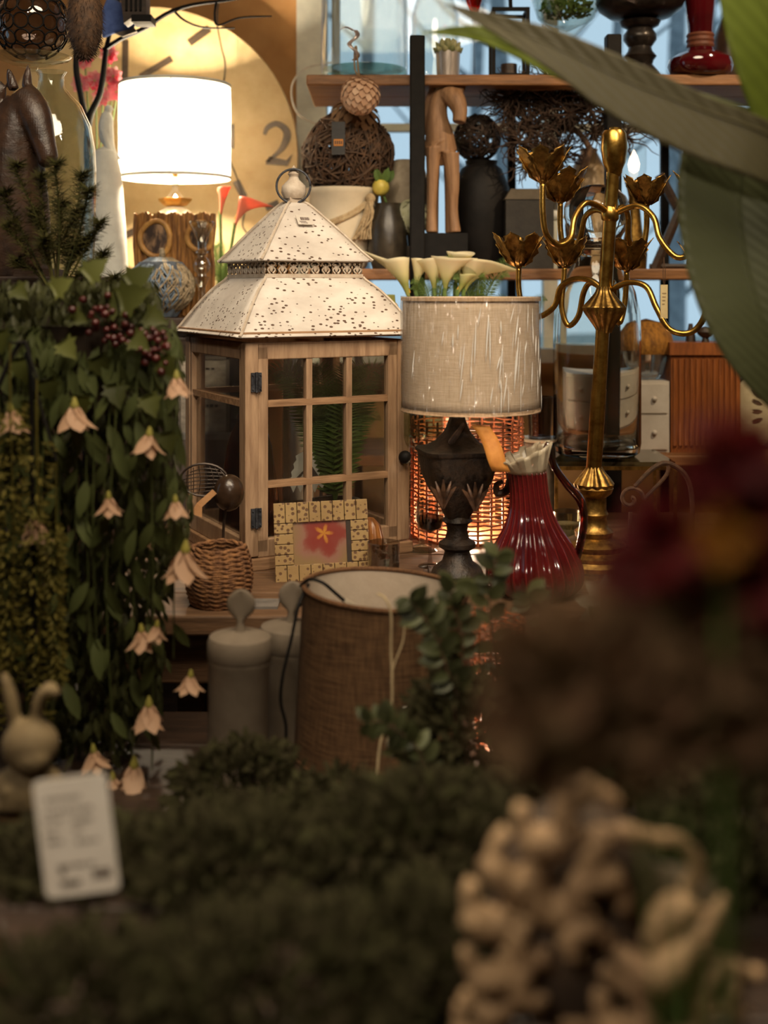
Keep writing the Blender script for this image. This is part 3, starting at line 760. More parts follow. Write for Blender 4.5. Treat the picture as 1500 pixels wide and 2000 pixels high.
# ------------------------------------------------------------------ urn lamp with wrapped cream shade
t = Thing('urn_lamp', 'table lamp with dark ornate urn base and plastic-wrapped cream drum shade', 'lamp', 893, 2.26, z=Z_TAB)
b0 = t.py
urn = mat('dark_bronze', C(58, 44, 32), C(26, 20, 16), .5, .25, 40, bump=.5)
t.m().bx(828, b0-8, 958, b0, -65, 65).bx(838, b0-18, 948, b0-8, -55, 55).done('plinth', urn)
t.m().lat([(0, b0-16), (52, b0-16), (46, b0-28), (30, b0-40), (24, b0-60), (36, b0-68), (36, b0-76), (24, b0-84), (20, b0-100), (22, b0-112), (30, b0-118), (24, b0-128)], segs=32).done('pedestal', urn)
# square trophy-shaped body
prof = [(22, b0-124), (34, b0-150), (52, b0-178), (64, b0-205), (70, b0-232), (72, b0-255), (72, 886), (76, 882), (76, 876), (60, 874), (40, 862), (26, 846), (20, 834), (16, 822), (12, 805)]
mb = t.m(); g = []
for hw, y in prof:
    row = []
    for j in range(32):
        a = 2*PI*j/32; c_, s_ = math.cos(a), math.sin(a); k = (abs(c_)**5+abs(s_)**5)**(-1/5)
        row.append(t.L(893+hw*k*c_*.98, y, hw*k*s_*.98))
    g.append(row)
mb.surf(g, True); mb.xform(Matrix.Rotation(math.radians(12), 4, 'Z')); mb.done('urn', urn, sm=50)
for k, (x, y, d) in enumerate([(862, 950, -74), (922, 955, -74)]):
    mb = t.m()
    for i in range(5):
        a = -1.2+i*.6; mb.tub([(x, y+28, d), (x+14*math.sin(a), y+4-6*math.cos(a), d-5), (x+26*math.sin(a), y-22*math.cos(a)-4, d-1)], [4, 5, 1.5], 6)
    mb.done('acanthus_relief', mat('bronze_relief', C(96, 66, 44), C(44, 30, 22), .45, .4, 60))
for sg in (1,):
    mb = t.m(); x = 893+sg*82
    mb.tub([(x-sg*10, 900, -10), (x+sg*14, 905, -12), (x+sg*22, 930, -12), (x+sg*14, 955, -12), (x-sg*4, 962, -10), (x-sg*6, 945, -12), (x+sg*6, 938, -14)], [8, 9, 9, 8, 7, 6, 4], 8)
    mb.bal(x+sg*4, 900, (12, 12, 12), -14); mb.done('scroll_handle', MATS['bronze_relief'])
t.m().tub([(870, 888, -30), (878, 862, -36), (892, 842, -34), (904, 826, -20)], [6, 7, 6, 4], 8).done('leaf_spur', mat('bronze_spur', C(104, 88, 78), C(52, 42, 36), .4, .4, 50))
lin_sh = weave('cream_linen', C(216, 194, 170), C(196, 172, 146), 520)
cx, sh_t, sh_b = 919, 580, 800
def drum(mb, rt, rb, yt, yb, x, n=10): return mb.lat([(rb+(rt-rb)*i/n, yb+(yt-yb)*i/n) for i in range(n+1)], x=x, segs=64)
q = drum(t.m(), 133, 134, sh_t, sh_b, cx).done('shade', lin_sh, sm=180, mods=[('SOLIDIFY', dict(thickness=.002))])
wr = drum(t.m(), 137, 136, sh_t-2, sh_b+3, cx, 24)
rn = random.Random(5); wr.v = [(v[0]*(1+rn.uniform(-.004, .004)), v[1]*(1+rn.uniform(-.004, .004)), v[2]) for v in wr.v]
wr.done('plastic_wrap', streak_wrap('plastic_wrap'), q, label='clear crinkled plastic wrap around the shade', sm=180)
def highlight_film():
    m, nt, out = _new('film_fold_highlight'); tr = nt.nodes.new('ShaderNodeBsdfTransparent'); b = _pbsdf(nt, .3, 0, .9); b.inputs['Base Color'].default_value = (.86, .84, .80, 1)
    mx = nt.nodes.new('ShaderNodeMixShader'); mx.inputs[0].default_value = .55; _link(nt, tr.outputs[0], mx.inputs[1]); _link(nt, b.outputs[0], mx.inputs[2]); _link(nt, mx.outputs[0], out.inputs[0]); return m
fm = highlight_film(); mb = t.m(); rn = random.Random(33)  # pale film colour paints the highlight streaks along the folds
for k in range(50):
    a = -PI/2+rn.gauss(.55, .6)
    if abs(a+PI/2) > 1.5: continue
    y0 = rn.uniform(590, 760); ln = rn.uniform(22, 95); y1 = min(800, y0+ln); tw = rn.uniform(-.01, .07); w = rn.uniform(.5, 1.7)
    pts = [(cx+137.6*math.cos(a+tw*(1-f)), y0+(y1-y0)*f, 137.6*math.sin(a+tw*(1-f))) for f in (0, .2, .4, .6, .8, 1)]
    mb.tub(pts, [.1, w*.6, w, w, w*.5, .1], 6, sm=0)
mb.done('film_fold_highlights', fm, q, kind='stuff', label='pulled folds in the plastic wrap with highlights painted pale', sm=180)
t.m().lat([(135.5, sh_t), (136.5, sh_t+7), (132, sh_t+7), (131, sh_t)], x=cx, segs=64).done('trim_band', weave('cream_band', C(196, 166, 136), C(170, 140, 110), 300), q)
t.m().lat([(135.5, sh_b-7), (136.5, sh_b), (131, sh_b), (131, sh_b-7)], x=cx, segs=64).done('lower_trim_band', MATS['cream_band'], q)
mb = t.m()
for k in range(3):
    a = 2*PI*k/3+.4; mb.tub([(cx, 640, 0), (cx+133*math.cos(a), 600, 133*math.sin(a))], 1.5, 6, sm=0)
mb.tub([(893, 806, 0), (905, 740, 0), (cx, 640, 0)], 4, 8); mb.done('harp', brass)
# orange paper tag hanging from the shade
mb = t.m(); g = []
for i in range(9):
    f = i/8; xc = 928+f*42+4*math.sin(f*5); g.append([t.L(xc-17+34*j/3+(0), 815+f*84+j*1.0, -120-f*14+4*math.sin(f*6+j*.4)) for j in range(4)])
mb.surf(g)
tg = Thing('paper_tag', 'orange paper price tag hanging under the cream lampshade', 'tag', 928, 2.26, py=812)
tg2 = tg.m(); dx, dz = (928-893)*t.U, (b0-812)*t.U
tg2.v = [(v[0]-dx, v[1], v[2]-dz) for v in mb.v]; tg2.f = mb.f
tg2.done('tag_sheet', mat('orange_paper', C(204, 138, 62), C(182, 116, 46), .7, scale=40), mods=[('SOLIDIFY', dict(thickness=.0008))])
tg.m().tub([(926, 800, -124), (927, 808, -124), (928, 816, -121)], .8, 5).done('string', twig_brown)

# ------------------------------------------------------------------ red glass jug
redg = mat('ruby_glass', C(86, 18, 20), C(58, 10, 13), .10, 0, 12, bump=.05, spec=1.0)
def jug():
    t = Thing('glass_jug', 'ruby red ribbed glass jug with ruffled pale rim and curved handle', 'jug', 1046, 2.17, z=Z_TAB)
    b0 = t.py
    prof = smooth([(60, b0), (80, b0-10), (92, b0-34), (88, b0-62), (72, b0-98), (53, b0-130), (41, b0-162), (36, b0-200), (36, b0-240)], 4)
    mb = t.m(); g = []
    for i, (r, y) in enumerate(prof):
        f = i/len(prof); sh = -18*f*f
        g.append([t.L(1046+sh+r*(1+.035*math.cos(24*a+f*3))*math.cos(a), y, r*(1+.035*math.cos(24*a+f*3))*math.sin(a)) for a in [2*PI*j/144 for j in range(144)]])
    mb.surf(g, True); mb.lat([(0, b0), (60, b0)], segs=32); mb.done('body', redg, sm=70)
    # thread ribs
    mb = t.m()
    for k in range(24):
        a0 = 2*PI*k/24; pts = []
        for i in range(0, len(prof), 2):
            r, y = prof[i]; f = i/len(prof); a = a0-f*.12; pts.append((1046-18*f*f+(r*1.03)*math.cos(a), y, (r*1.03)*math.sin(a)))
        mb.tub(pts, .9, 4, sm=2)
    mb.done('threading', mat('red_thread', C(112, 36, 32), None, .15, spec=.9), sm=180)
    mb = t.m(); g = []
    for i in range(6):
        f = i/5; row = []
        for j in range(120):
            a = 2*PI*j/120; r = (36+18*f)*(1+(.08*f)*(1 if (j//5) % 2 else -1)); row.append(t.L(1028-10*f+r*math.cos(a)*1.05, b0-236-f*34-f*22*math.cos(a)-f*5*((j//5) % 2), r*math.sin(a)))
        g.append(row)
    mb.surf(g, True); mb.done('ruffled_rim', mat('frosted_rim', C(176, 164, 140), C(140, 126, 104), .25, scale=20), sm=30, mods=[('SOLIDIFY', dict(thickness=.003))])
    t.m().tub([(1066, b0-275, 0), (1072, b0-290, 0), (1082, b0-250, 0), (1105, b0-215, 0), (1134, b0-180, 0), (1140, b0-140, 0), (1132, b0-90, 0), (1124, b0-60, 0)], [7, 7, 7, 8, 9, 8, 8, 7], 10).done('handle', glass('jug_handle_glass', (.34, .10, .09, 1), .05, gain=3))
jug()

# ------------------------------------------------------------------ brass candelabra
def candelabra():
    t = Thing('candelabra', 'tall brass candelabra with curved arms and tulip-leaf cups', 'candelabra', 1160, 2.36, z=Z_TAB)
    b0 = t.py
    t.m().bx(1066, b0-8, 1254, b0, -94, 94).done('foot_plate', old_brass)
    t.m().lat([(78, b0-8), (80, b0-16), (72, b0-24), (74, b0-32), (60, b0-40), (62, b0-50), (50, b0-58), (36, b0-64), (38, b0-74), (28, b0-82), (24, b0-100), (28, b0-108), (24, b0-116), (24, b0-140), (34, b0-148), (38, b0-158), (30, b0-166), (0, b0-166)], segs=40).done('stepped_base', old_brass)
    t.m().lat([(36, b0-160), (38, b0-166), (30, b0-178), (20, b0-190), (14, b0-200), (12, b0-210)], segs=96, ribs=(12, .06)).done('lobed_collar', old_brass)
    ax = lambda y: 1160+(b0-200-y)*.0645
    t.m().tub([(ax(b0-195), b0-195, 0), (ax(760), 760, 0)], 15, 20, sm=0).tub([(ax(762), 762, 0), (ax(250), 250, 0)], [14, 13], 20, sm=0).done('pole', brass)
    mb = t.m(); x = ax(600)
    mb.lat(smooth([(14, 650), (18, 640), (30, 622), (38, 610), (40, 604), (41, 600), (38, 596), (26, 582), (17, 570), (15, 560)], 3), x=x, segs=112, ribs=(14, .05)); mb.done('lobed_bulb', old_brass)
    x = ax(420)
    t.m().lat([(12, 434), (17, 428), (18, 418), (15, 408), (11, 400)], x=x, segs=24).done('arm_hub', brass)
    t.m().lat([(11, 345), (15, 338), (16, 332), (22, 318), (26, 290), (24, 262), (20, 255), (0, 255)], x=ax(300), segs=24).done('upper_socket', brass)
    arms = [([(1193, 420, 0), (1165, 404, -20), (1135, 400, -45), (1112, 430, -65), (1102, 468, -80), (1076, 482, -95), (1052, 462, -108), (1045, 420, -112), (1045, 368, -112)]),
            ([(1193, 424, 0), (1172, 408, 30), (1152, 420, 50), (1144, 460, 62), (1130, 490, 72), (1113, 480, 80), (1107, 440, 84), (1107, 392, 84)]),
            ([(1195, 420, 0), (1222, 402, 30), (1237, 420, 50), (1240, 460, 60), (1254, 492, 70), (1272, 484, 78), (1281, 440, 82), (1281, 398, 82)]),
            ([(1195, 420, 0), (1238, 404, -30), (1264, 428, -55), (1272, 470, -75), (1300, 505, -92), (1330, 490, -104), (1343, 450, -108), (1342, 412, -108)]),
            ([(1180, 568, 0), (1158, 548, 20), (1128, 545, 45), (1104, 562, 65), (1094, 600, 80), (1062, 622, 95), (1036, 608, 105), (1026, 565, 110), (1026, 522, 110)]),
            ([(1182, 568, 0), (1160, 552, 30), (1148, 572, 48), (1140, 618, 60), (1121, 638, 70), (1109, 602, 78), (1113, 550, 80), (1115, 522, 80)]),
            ([(1190, 568, 0), (1204, 552, 30), (1210, 580, 50), (1212, 615, 62), (1225, 632, 72), (1237, 590, 80), (1241, 530, 82)]),
            ([(1190, 568, 0), (1220, 552, -30), (1250, 560, -55), (1265, 600, -75), (1286, 640, -92), (1320, 646, -104), (1343, 620, -112), (1352, 570, -116), (1352, 548, -116)])]
    for i, pts in enumerate(arms):
        arm = t.m().tub(pts, 5.8, 10, sm=6).done('arm', brass, sm=180)
        x, y, d = pts[-1]
        cup = t.m().lat([(5, y), (8, y-4), (6, y-10), (15, y-20), (20, y-36), (18, y-36), (12, y-20), (0, y-12)], x=x, d=d, segs=20).done('cup', old_brass)
        for k in range(7):
            a = 2*PI*k/7+i*.4; mb = t.m(); g = []; big = 1.42+.12*math.sin(i*2.1)
            for j in range(9):
                f = j/8; wd = (15*math.sin(PI*(.12+.80*f))+(3.4 if j % 2 else -1.6))*big; rr = (7+27*f**.7+4*f*f)*big; yy = y-6-(52*f-8*f*f)*big
                if j == 8: wd = 1
                row = []
                for u in (-1, -.5, 0, .5, 1):
                    ca, sa = math.cos(a), math.sin(a); out = rr-abs(u)*4*f
                    row.append(t.L(x+out*ca-sa*u*wd, yy+abs(u)*3, d+out*sa+ca*u*wd))
                g.append(row)
            mb.surf(g); mb.done('leaf', old_brass, cup, sm=50, mods=[('SOLIDIFY', dict(thickness=.0012))])
candelabra()
t = Thing('string_tag', 'narrow cream price tag hanging by a string from a brass arm', 'tag', 1297, 2.27, py=556)
t.m().bx(1290, 556, 1304, 622, -.6, .6).done('card', mat('cream_card', C(206, 186, 140), C(186, 164, 116), .7, scale=20))
t.m().tub([(1297, 502, 0), (1295, 530, 0), (1296, 558, 0)], .7, 5).tub([(1297, 502, 0), (1299, 530, 0), (1298, 558, 0)], .7, 5).done('string', twig_brown)
mb = t.m()
for k in range(4): mb.bx(1293, 572+k*7, 1301-k, 574+k*7, -1.0, -.5)
mb.done('writing', mat('pencil_ink', C(150, 126, 90), None, .8))
# ------------------------------------------------------------------ clock and wall things, upper left
gold_wood = mat('clock_gold', C(206, 182, 136), C(180, 152, 104), .5, 0, 9, bump=.2)
slot_dark = mat('clock_slot', C(58, 42, 22), C(40, 28, 14), .6)
t = Thing('wall_clock', 'huge round golden wooden clock with a cut-out numeral 2 behind the lit lamp', 'clock', 292, 3.5, py=598)
mb = t.m(); cxx, cyy, R_ = 292, 305, 291
mb.pri([(cxx+R_*math.cos(2*PI*i/96), cyy-R_*math.sin(2*PI*i/96)) for i in range(96)], -8, 8); q = mb.done('dial', gold_wood, sm=30); bevel(q, .003)
def two(cx_, cy_, h):
    s = h/100.0; pts = smooth([(-30, -22, 5.0), (-22, -40, 8), (0, -50, 9), (22, -38, 11), (28, -18, 12), (18, 8, 10), (0, 28, 6), (-26, 48, 3.5)], 5)
    L_, R2 = [], []
    for i, (x, y, w) in enumerate(pts):
        a, b = pts[max(0, i-1)], pts[min(len(pts)-1, i+1)]; dx, dy = b[0]-a[0], b[1]-a[1]; l = math.hypot(dx, dy); nx, ny = -dy/l, dx/l
        L_.append((cx_+(x+nx*w*.8)*s, cy_+(y+ny*w*.8)*s)); R2.append((cx_+(x-nx*w*.8)*s, cy_+(y-ny*w*.8)*s))
    return L_, R2
L_, R2 = two(540, 281, 76); mb = t.m()
n = len(L_); vs = [t.L(x, y, -9.5) for x, y in L_+R2]+[t.L(x, y, -7) for x, y in L_+R2]
fs = [(i, i+1, n+i+1, n+i) for i in range(n-1)]+[(i, 2*n+i, 2*n+i+1, i+1) for i in range(n-1)]+[(n+i, n+i+1, 3*n+i+1, 3*n+i) for i in range(n-1)]
mb.add(vs, fs); mb.pri([(519, 322), (527, 306), (560, 314), (572, 302), (562, 325)], -9.5, -7); mb.done('numeral', slot_dark, sm=0)
for x1, y1, x2, y2, w in [(371, 86, 410, 58, 7), (276, 152, 337, 116, 6), (453, 244, 453, 291, 5), (462, 354, 478, 386, 7), (520, 407, 545, 396, 6), (247, 80, 246, 155, 6), (226, 470, 264, 452, 7), (60, 305, 110, 305, 7), (150, 90, 175, 130, 7), (292, 480, 292, 530, 7)]:
    dx, dy = x2-x1, y2-y1; l = math.hypot(dx, dy); nx, ny = -dy/l*w, dx/l*w
    t.m().pri([(x1+nx, y1+ny), (x2+nx, y2+ny), (x2-nx, y2-ny), (x1-nx, y1-ny)], -9.5, -7).done('hour_mark', slot_dark, sm=0)
t = Thing('lamp_cord', 'thin dark cord running down the face of the round clock', 'cord', 445, 3.42, py=560)
t.m().tub([(430, -20, 0), (424, 40, 0), (432, 90, 0), (440, 130, 0), (434, 200, 0), (446, 300, 0), (462, 345, 0), (478, 400, 0), (474, 440, 0), (484, 462, 0), (466, 490, 0), (466, 560, 0)], 1.6, 6).done('wire', black_metal)
t = Thing('white_cable', 'white cable looping beside the window frame', 'cable', 605, 3.40, py=300)
t.m().tub([(650, 120, 10), (600, 132, 0), (574, 158, -2), (570, 190, -2), (582, 222, 0), (612, 240, 6), (650, 250, 12), (690, 300, 20)], 2.2, 6).done('wire', mat('white_plastic', C(216, 210, 196), None, .4))

# ------------------------------------------------------------------ lit table lamp
t = Thing('table_lamp', 'glowing white drum-shade table lamp in front of the round clock', 'lamp', 342, 3.22, z=Z_SIDE)
b0 = t.py
shd = shade_cloth('lit_shade', (.86, .84, .78, 1), .55)
q = t.m().lat([(107, 348), (107.5, 300), (108, 220), (107, 168)], segs=64).done('shade', shd, sm=180)
t.m().lat([(108.5, 165), (109, 170), (107, 171), (106.5, 165)], segs=64).done('rim_top', white_trim, q)
t.m().lat([(108.5, 344), (109, 349), (107, 350), (106.5, 344)], segs=64).done('rim_bottom', white_trim, q)
t.m().tub([(353, 171, -108.5), (352, 344, -109)], 1.5, 6, sm=0).done('seam', mat('seam_tape', C(196, 186, 160), None, .7), q)
t.m().lat([(12, 336), (14, 342), (8, 352), (5, 362), (6, 372), (14, 382), (20, 388)], segs=24).done('neck', glass('lamp_neck', (.82, .80, .74, 1), .05, gain=3))
t.m().lat([(12, 386), (33, 388), (32, 392), (22, 402), (12, 404)], segs=6).done('gold_collar', mat('gilt', C(200, 150, 70), None, .35, .6))
t.m().lat([(12, 402), (30, 412), (46, 440), (50, 480), (44, 530), (34, 580), (44, 600), (46, b0), (0, b0)], segs=32).done('body', white_ceramic)
t.m().tub([(342, 345, 0), (342, 280, 0)], 5, 8, sm=0).done('socket', brass)
t.m().bal(342, 262, (17, 17, 21)).done('bulb', emis('bulb_glow', (1, .84, .6, 1), 40))
mb = t.m()
for k in range(3):
    a = 2*PI*k/3; mb.tub([(342, 300, 0), (342+106*math.cos(a), 345, 106*math.sin(a))], 1.2, 5, sm=0)
mb.done('spider', brass)
l = bpy.data.lights.new('bulb_light', 'POINT'); l.energy = 62; l.color = (1.0, .82, .58); l.shadow_soft_size = .035
lo = bpy.data.objects.new('bulb_light', l); col.objects.link(lo); lo.parent = t.o; lo.location = t.L(342, 262, 0)

# ------------------------------------------------------------------ things on the sideboard
trunkm = mat('stump_bark', C(176, 124, 60), C(98, 62, 30), .7, scale=16, stretch=(5, 5, .7), bump=.8, bdist=.006)
t = Thing('stump_photo_frame', 'carved tree-stump photo frame with two oval openings under the lit lamp', 'photo frame', 342, 3.06, z=Z_SIDE)
b0 = t.py; mb = t.m(); pl = []
for i in range(40):
    x = 264+156*i/39; pl.append((x, 416+(3 if i % 2 else 0)+3*math.sin(i*.9)))
pl += [(421, 440), (417, 480), (414, 520), (421, b0), (268, b0), (272, 540), (266, 490), (262, 450)]
mb.pri(pl, -12, 12); mb.done('trunk_slab', trunkm, sm=20)
mb = t.m()
for i in range(17):
    x = 268+i*9.2; mb.tub([(x, 418, -12), (x+random.uniform(-3, 3), 470, -14), (x+random.uniform(-4, 4), 530, -13), (x, b0-3, -13)], [2.5, 4, 3.5, 4], 6)
mb.done('bark_ridges', trunkm)
for cx_, cy_, rx, ry in ((306, 467, 29, 34), (392, 463, 24, 28)):
    ring = [(cx_+rx*math.cos(a), cy_-ry*math.sin(a)*(1.0+.15*math.cos(a)), -17) for a in [2*PI*j/28 for j in range(29)]]
    t.m().tub(ring, 5.5, 8, sm=0).done('oval_rim', mat('rim_wood', C(196, 148, 78), C(140, 96, 46), .6, scale=30))
    mb = t.m().bal(cx_, cy_, (rx, 2, ry), -16.5, 24, 10); mb.done('photo', mat('sepia_photo', C(150, 120, 92), C(64, 52, 48), .3, scale=34, stretch=(1.6, 1, .7), lo=.42, hi=.6))
t = Thing('fibre_pumpkin', 'blue-grey pumpkin of wrapped dried fibres below the stump photo frame', 'ornament', 314, 3.00, z=Z_SIDE)
b0 = t.py; fib = mat('blue_fibre', C(132, 152, 172), C(70, 84, 98), .6, scale=30, stretch=(1, 1, 3)); fib2 = mat('straw_fibre', C(176, 158, 128), C(112, 98, 76), .6, scale=30, stretch=(1, 1, 3))
t.m().lat([(0, b0), (30, b0-1), (46, b0-26), (53, b0-62), (51, b0-92), (40, b0-108), (18, b0-112), (0, b0-106)], segs=64, ribs=(8, .07)).done('body', mat('pumpkin_core', C(92, 104, 118), C(54, 60, 70), .7, scale=20))
for nm, m_, a0, cnt in (('blue_strands', fib, PI*.70, 90), ('straw_strands', fib2, -PI*.42, 100)):
    mb = t.m(); rnd = random.Random(len(nm))
    for k in range(cnt):
        a = a0+PI*.95*k/cnt+rnd.uniform(-.1, .1); pts = []
        for j in range(8):
            f = j/7; th = f*PI*.92; rr = 60*math.sin(.12+th)**.6*(1+.08*rnd.random())+3; aa = a+.5*math.sin(f*3+k); pts.append((314+rr*math.cos(aa), b0-4-112*(1-f), rr*math.sin(aa)))
        mb.tub(pts, rnd.uniform(1.0, 2.4), 5, sm=2)
    mb.done(nm, m_, kind='stuff', sm=180)
t.m().tub([(314, b0-112, 0), (318, b0-122, -4), (316, b0-134, -2)], [7, 6, 5], 8).done('stalk', fib2)
t = Thing('glass_candlestick', 'turned clear glass candlestick beside the blue pumpkin', 'candlestick', 394, 2.985, z=Z_SIDE)
b0 = t.py; kk = (b0-432)/200.0
pf = [(0, 0), (24, 0), (24, 3), (12, 10), (7, 20), (6, 40), (7, 62), (13, 78), (16, 84), (9, 86), (8, 90), (14, 96), (17, 106), (17, 112), (13, 122), (8, 127), (9, 131), (13, 134), (13, 138), (9, 140), (9, 150), (10, 160), (16, 176), (24, 190), (26, 197), (24, 200), (10, 198), (8, 186), (0, 184)]
t.m().lat([(r, b0-z*kk) for r, z in pf], segs=28).done('body', glass('cut_glass', (.86, .86, .82, 1), .05, gain=4))

def calla(t, x, y, tip, R, H, m_, ang=0, lean=(0, 0), d=0, base=None, curl=10, stem_r=3.0, parent=None, spx=True):
    """arum flower: funnel with its lip pulled to a curling tip; x, y = throat base"""
    mb = t.m(); g = []; NV = 10; NU = 24
    for i in range(NV+1):
        f = i/NV; row = []
        for j in range(NU+1):
            a = 2*PI*j/NU; c_ = math.cos(a)
            w = 3.0+(R-3.0)*(f**1.7); k = max(0.0, c_)**6*f**3
            rx = w*(1+.18*f*f*c_)+k*tip; yy = H*(f-.12*f*f*f*(1+c_)*.5)-k*curl*(1 if tip > 0 else 1)-(.10*H*f*f*f*(1-abs(math.sin(a)))*.5)
            px = rx*math.cos(a); pd = w*math.sin(a)*.92
            X = px*math.cos(ang)-pd*math.sin(ang); Dd = px*math.sin(ang)+pd*math.cos(ang)
            row.append(t.L(x+X+lean[0]*f, y-yy-lean[1]*f, d+Dd))
        g.append(row)
    mb.surf(g); fl = mb.done('flower', m_, parent, sm=180, mods=[('SOLIDIFY', dict(thickness=.0008))])
    if spx: t.m().tub([(x, y-H*.2, d), (x+lean[0]*.6, y-H*.75-lean[1]*.6, d)], [2.2, 1.4], 8, sm=0).done('spadix', mat('spadix_yellow', C(206, 160, 50), None, .6), fl)
    bx_, by_, bd = base
    t.m().tub([(bx_, by_, bd), ((bx_+x)/2+3, (by_+y)/2+4, (bd+d)/2), (x-lean[0]*.05, y+3, d), (x, y-4, d)], [stem_r, stem_r*1.05], 8).done('stem', stem_green, fl)
    return fl
t = Thing('coral_calla', 'pair of coral pink calla lilies in a dark pot beside the lit lamp', 'plant', 430, 3.17, z=Z_SIDE)
b0 = t.py
t.m().lat([(0, b0), (20, b0), (26, b0-52), (28, b0-54), (24, b0-54), (0, b0-50)], segs=24).done('pot', pot_stone)
coral = gradz('coral_spathe', [(0, C(240, 214, 190)), (.4, C(238, 160, 132)), (1, C(232, 130, 106))], .19, .33, .45, .35)
calla(t, 459, 440, 34, 17, 58, coral, .1, (22, 0), 0, (428, b0-50, 0), 12)
calla(t, 429, 418, 8, 14, 56, coral, 2.2, (8, 0), 10, (426, b0-50, 0), 2)
fern(t, 432, b0-50, 9, 95, .5, seed=11)

# white dove on a tall white cone, pink blossoms, metal branch, blue bird
t = Thing('dove_figurine', 'white dove figurine on a tall white tapered pillar beside the lit lamp', 'figurine', 205, 3.06, z=Z_SIDE)
b0 = t.py; wh = mat('white_plaster', C(226, 226, 218), C(206, 206, 200), .6, scale=20)
t.m().lat([(0, b0), (48, b0), (46, 560), (40, 440), (32, 340), (22, 296), (0, 284)], segs=28).done('pillar', wh)
mb = t.m(); mb.bal(212, 213, (8, 8, 9)).bal(208, 240, (14, 13, 24)).bal(206, 262, (13, 12, 22)); mb.tub([(210, 225, 0), (207, 250, 0), (216, 290, 2), (236, 312, 4)], [9, 15, 9, 2], 10); mb.tub([(205, 255, -9), (214, 290, -6), (232, 318, 0)], [7, 6, 1.5], 8); mb.tub([(219, 212, 0), (224, 215, 0)], [3, 1], 6, sm=0)
mb.done('dove', wh, mods=REMESH(.003))
pinkm = leafm('pink_petal', [C(226, 84, 110), C(240, 170, 176), C(222, 60, 90), C(236, 200, 196)], .5, .35)
t = Thing('pink_bouquet', 'bright pink silk blossoms behind the white dove figurine', 'flowers', 190, 3.20, z=Z_SIDE)
b0 = t.py; t.m().lat([(0, b0), (24, b0), (30, 520), (20, 430), (22, 424), (16, 424), (0, 440)], segs=24).done('vase', white_ceramic)
for i, (x, y) in enumerate(((165, 118), (214, 108), (222, 150), (186, 158), (160, 165), (228, 180), (200, 190))):
    fl = t.m().bal(x, y, 5, 0, 10, 8).done('blossom', mat('blossom_heart', C(220, 190, 120), None, .6))
    for k in range(8):
        a = 2*PI*k/8+i; mb = t.m(); dv = Vector((math.cos(a), -.5, math.sin(a)))
        mb.leaf(t.L(x, y, -3), dv, Vector((0, -1, 0)), 21*t.U, 17*t.U, .3, .25, 4); mb.done('petal', pinkm, fl, sm=180)
    t.m().tub([(190, 430, 0), ((x+190)/2, 300, 6), (x, y+2, 3)], 1.6, 6).done('stem', stem_green, fl)
t = Thing('metal_branch', 'black wrought metal branch stand reaching across the round clock', 'stand', 172, 3.10, z=Z_SIDE)
b0 = t.py
t.m().lat([(44, b0), (44, b0-6), (8, b0-12), (0, b0-12)], segs=24).done('foot', black_metal)
t.m().tub([(172, b0-8, 0), (174, 420, 0), (172, 250, 0), (196, 180, 0), (207, 100, 0), (215, 60, 4), (230, 0, 8), (236, -60, 8)], [7, 7, 7, 6, 5, 4, 4, 4], 10).done('trunk', black_metal)
for pts, r in (([(202, 98, 0), (240, 75, -4), (282, 58, -8), (330, 28, -10), (380, 12, -12), (455, 2, -12), (520, -14, -12)], [5, 5, 5, 4.5, 4, 3, 2.5]),
               ([(172, 250, 0), (158, 190, 4), (147, 128, 6), (150, 60, 8), (140, -20, 8)], [6, 6, 6, 5, 4]),
               ([(342, 24, -10), (362, 42, -10), (398, 56, -12), (460, 58, -14)], [2.6, 2.2, 2, 1.6]),
               ([(424, 5, -12), (421, 34, -12), (428, 52, -13), (470, 38, -14), (532, 35, -14)], [2.6, 2.2, 2, 2, 1.6])):
    t.m().tub(pts, r, 8).done('bough', black_metal)
t = Thing('blue_bird_ornament', 'blue felt bird ornament hanging under the dark birdhouse', 'ornament', 232, 2.98, py=80)
mb = t.m(); mb.pri([(200, 76), (196, 30), (212, -10), (240, 8), (266, 36), (262, 58), (222, 66)], -7, 7); q = mb.done('body', mat('blue_felt', C(88, 112, 176), C(70, 92, 150), .9, scale=60), sm=0); bevel(q, .008, 3)
t.m().pri([(225, 66), (262, 54), (268, 62), (240, 72)], -4, 4).done('foot_strip', mat('grey_felt', C(150, 140, 128), None, .9))
t.m().tub([(230, 2, 0), (236, -30, 0), (240, -60, 0)], .8, 5).done('thread', black_metal)
t = Thing('birdhouse', 'dark wooden birdhouse at the top edge beside the metal branch', 'birdhouse', 270, 2.93, py=58)
mb = t.m(); mb.pri([(240, 0), (246, 50), (262, 38), (290, 34), (288, -60), (244, -60)], -20, 20); mb.done('body', dark_wood, sm=0)
t.m().bx(262, 34, 300, 48, -26, 24).done('ledge', black_metal)
for k in range(4): t.m().bx(250+k*9, -50, 254+k*9, 26, -24, -20).done('bar', black_metal)
t = Thing('teasel_cone', 'shaggy dark brown teasel cone hanging beside the beaded glass ball', 'ornament', 166, 2.34, py=118)
t.m().bal(166, 40, (34, 34, 76), 0, 20, 14).done('core', twig_brown)
mb = t.m(); rnd = random.Random(2)
for k in range(900):
    a = rnd.uniform(0, 2*PI); th = rnd.uniform(.1, PI-.05); r = 33
    p = (166+r*math.sin(th)*math.cos(a), 40-75*math.cos(th), r*math.sin(th)*math.sin(a)); p2 = (p[0]+math.cos(a)*7, p[1]+6, p[2]+math.sin(a)*7)
    mb.tube([mb.q(*p), mb.q(*p2)], [.7*t.U, .2*t.U], 3)
mb.done('bristles', mat('dark_bristle', C(70, 48, 32), C(44, 30, 20), .8), kind='stuff', sm=0)
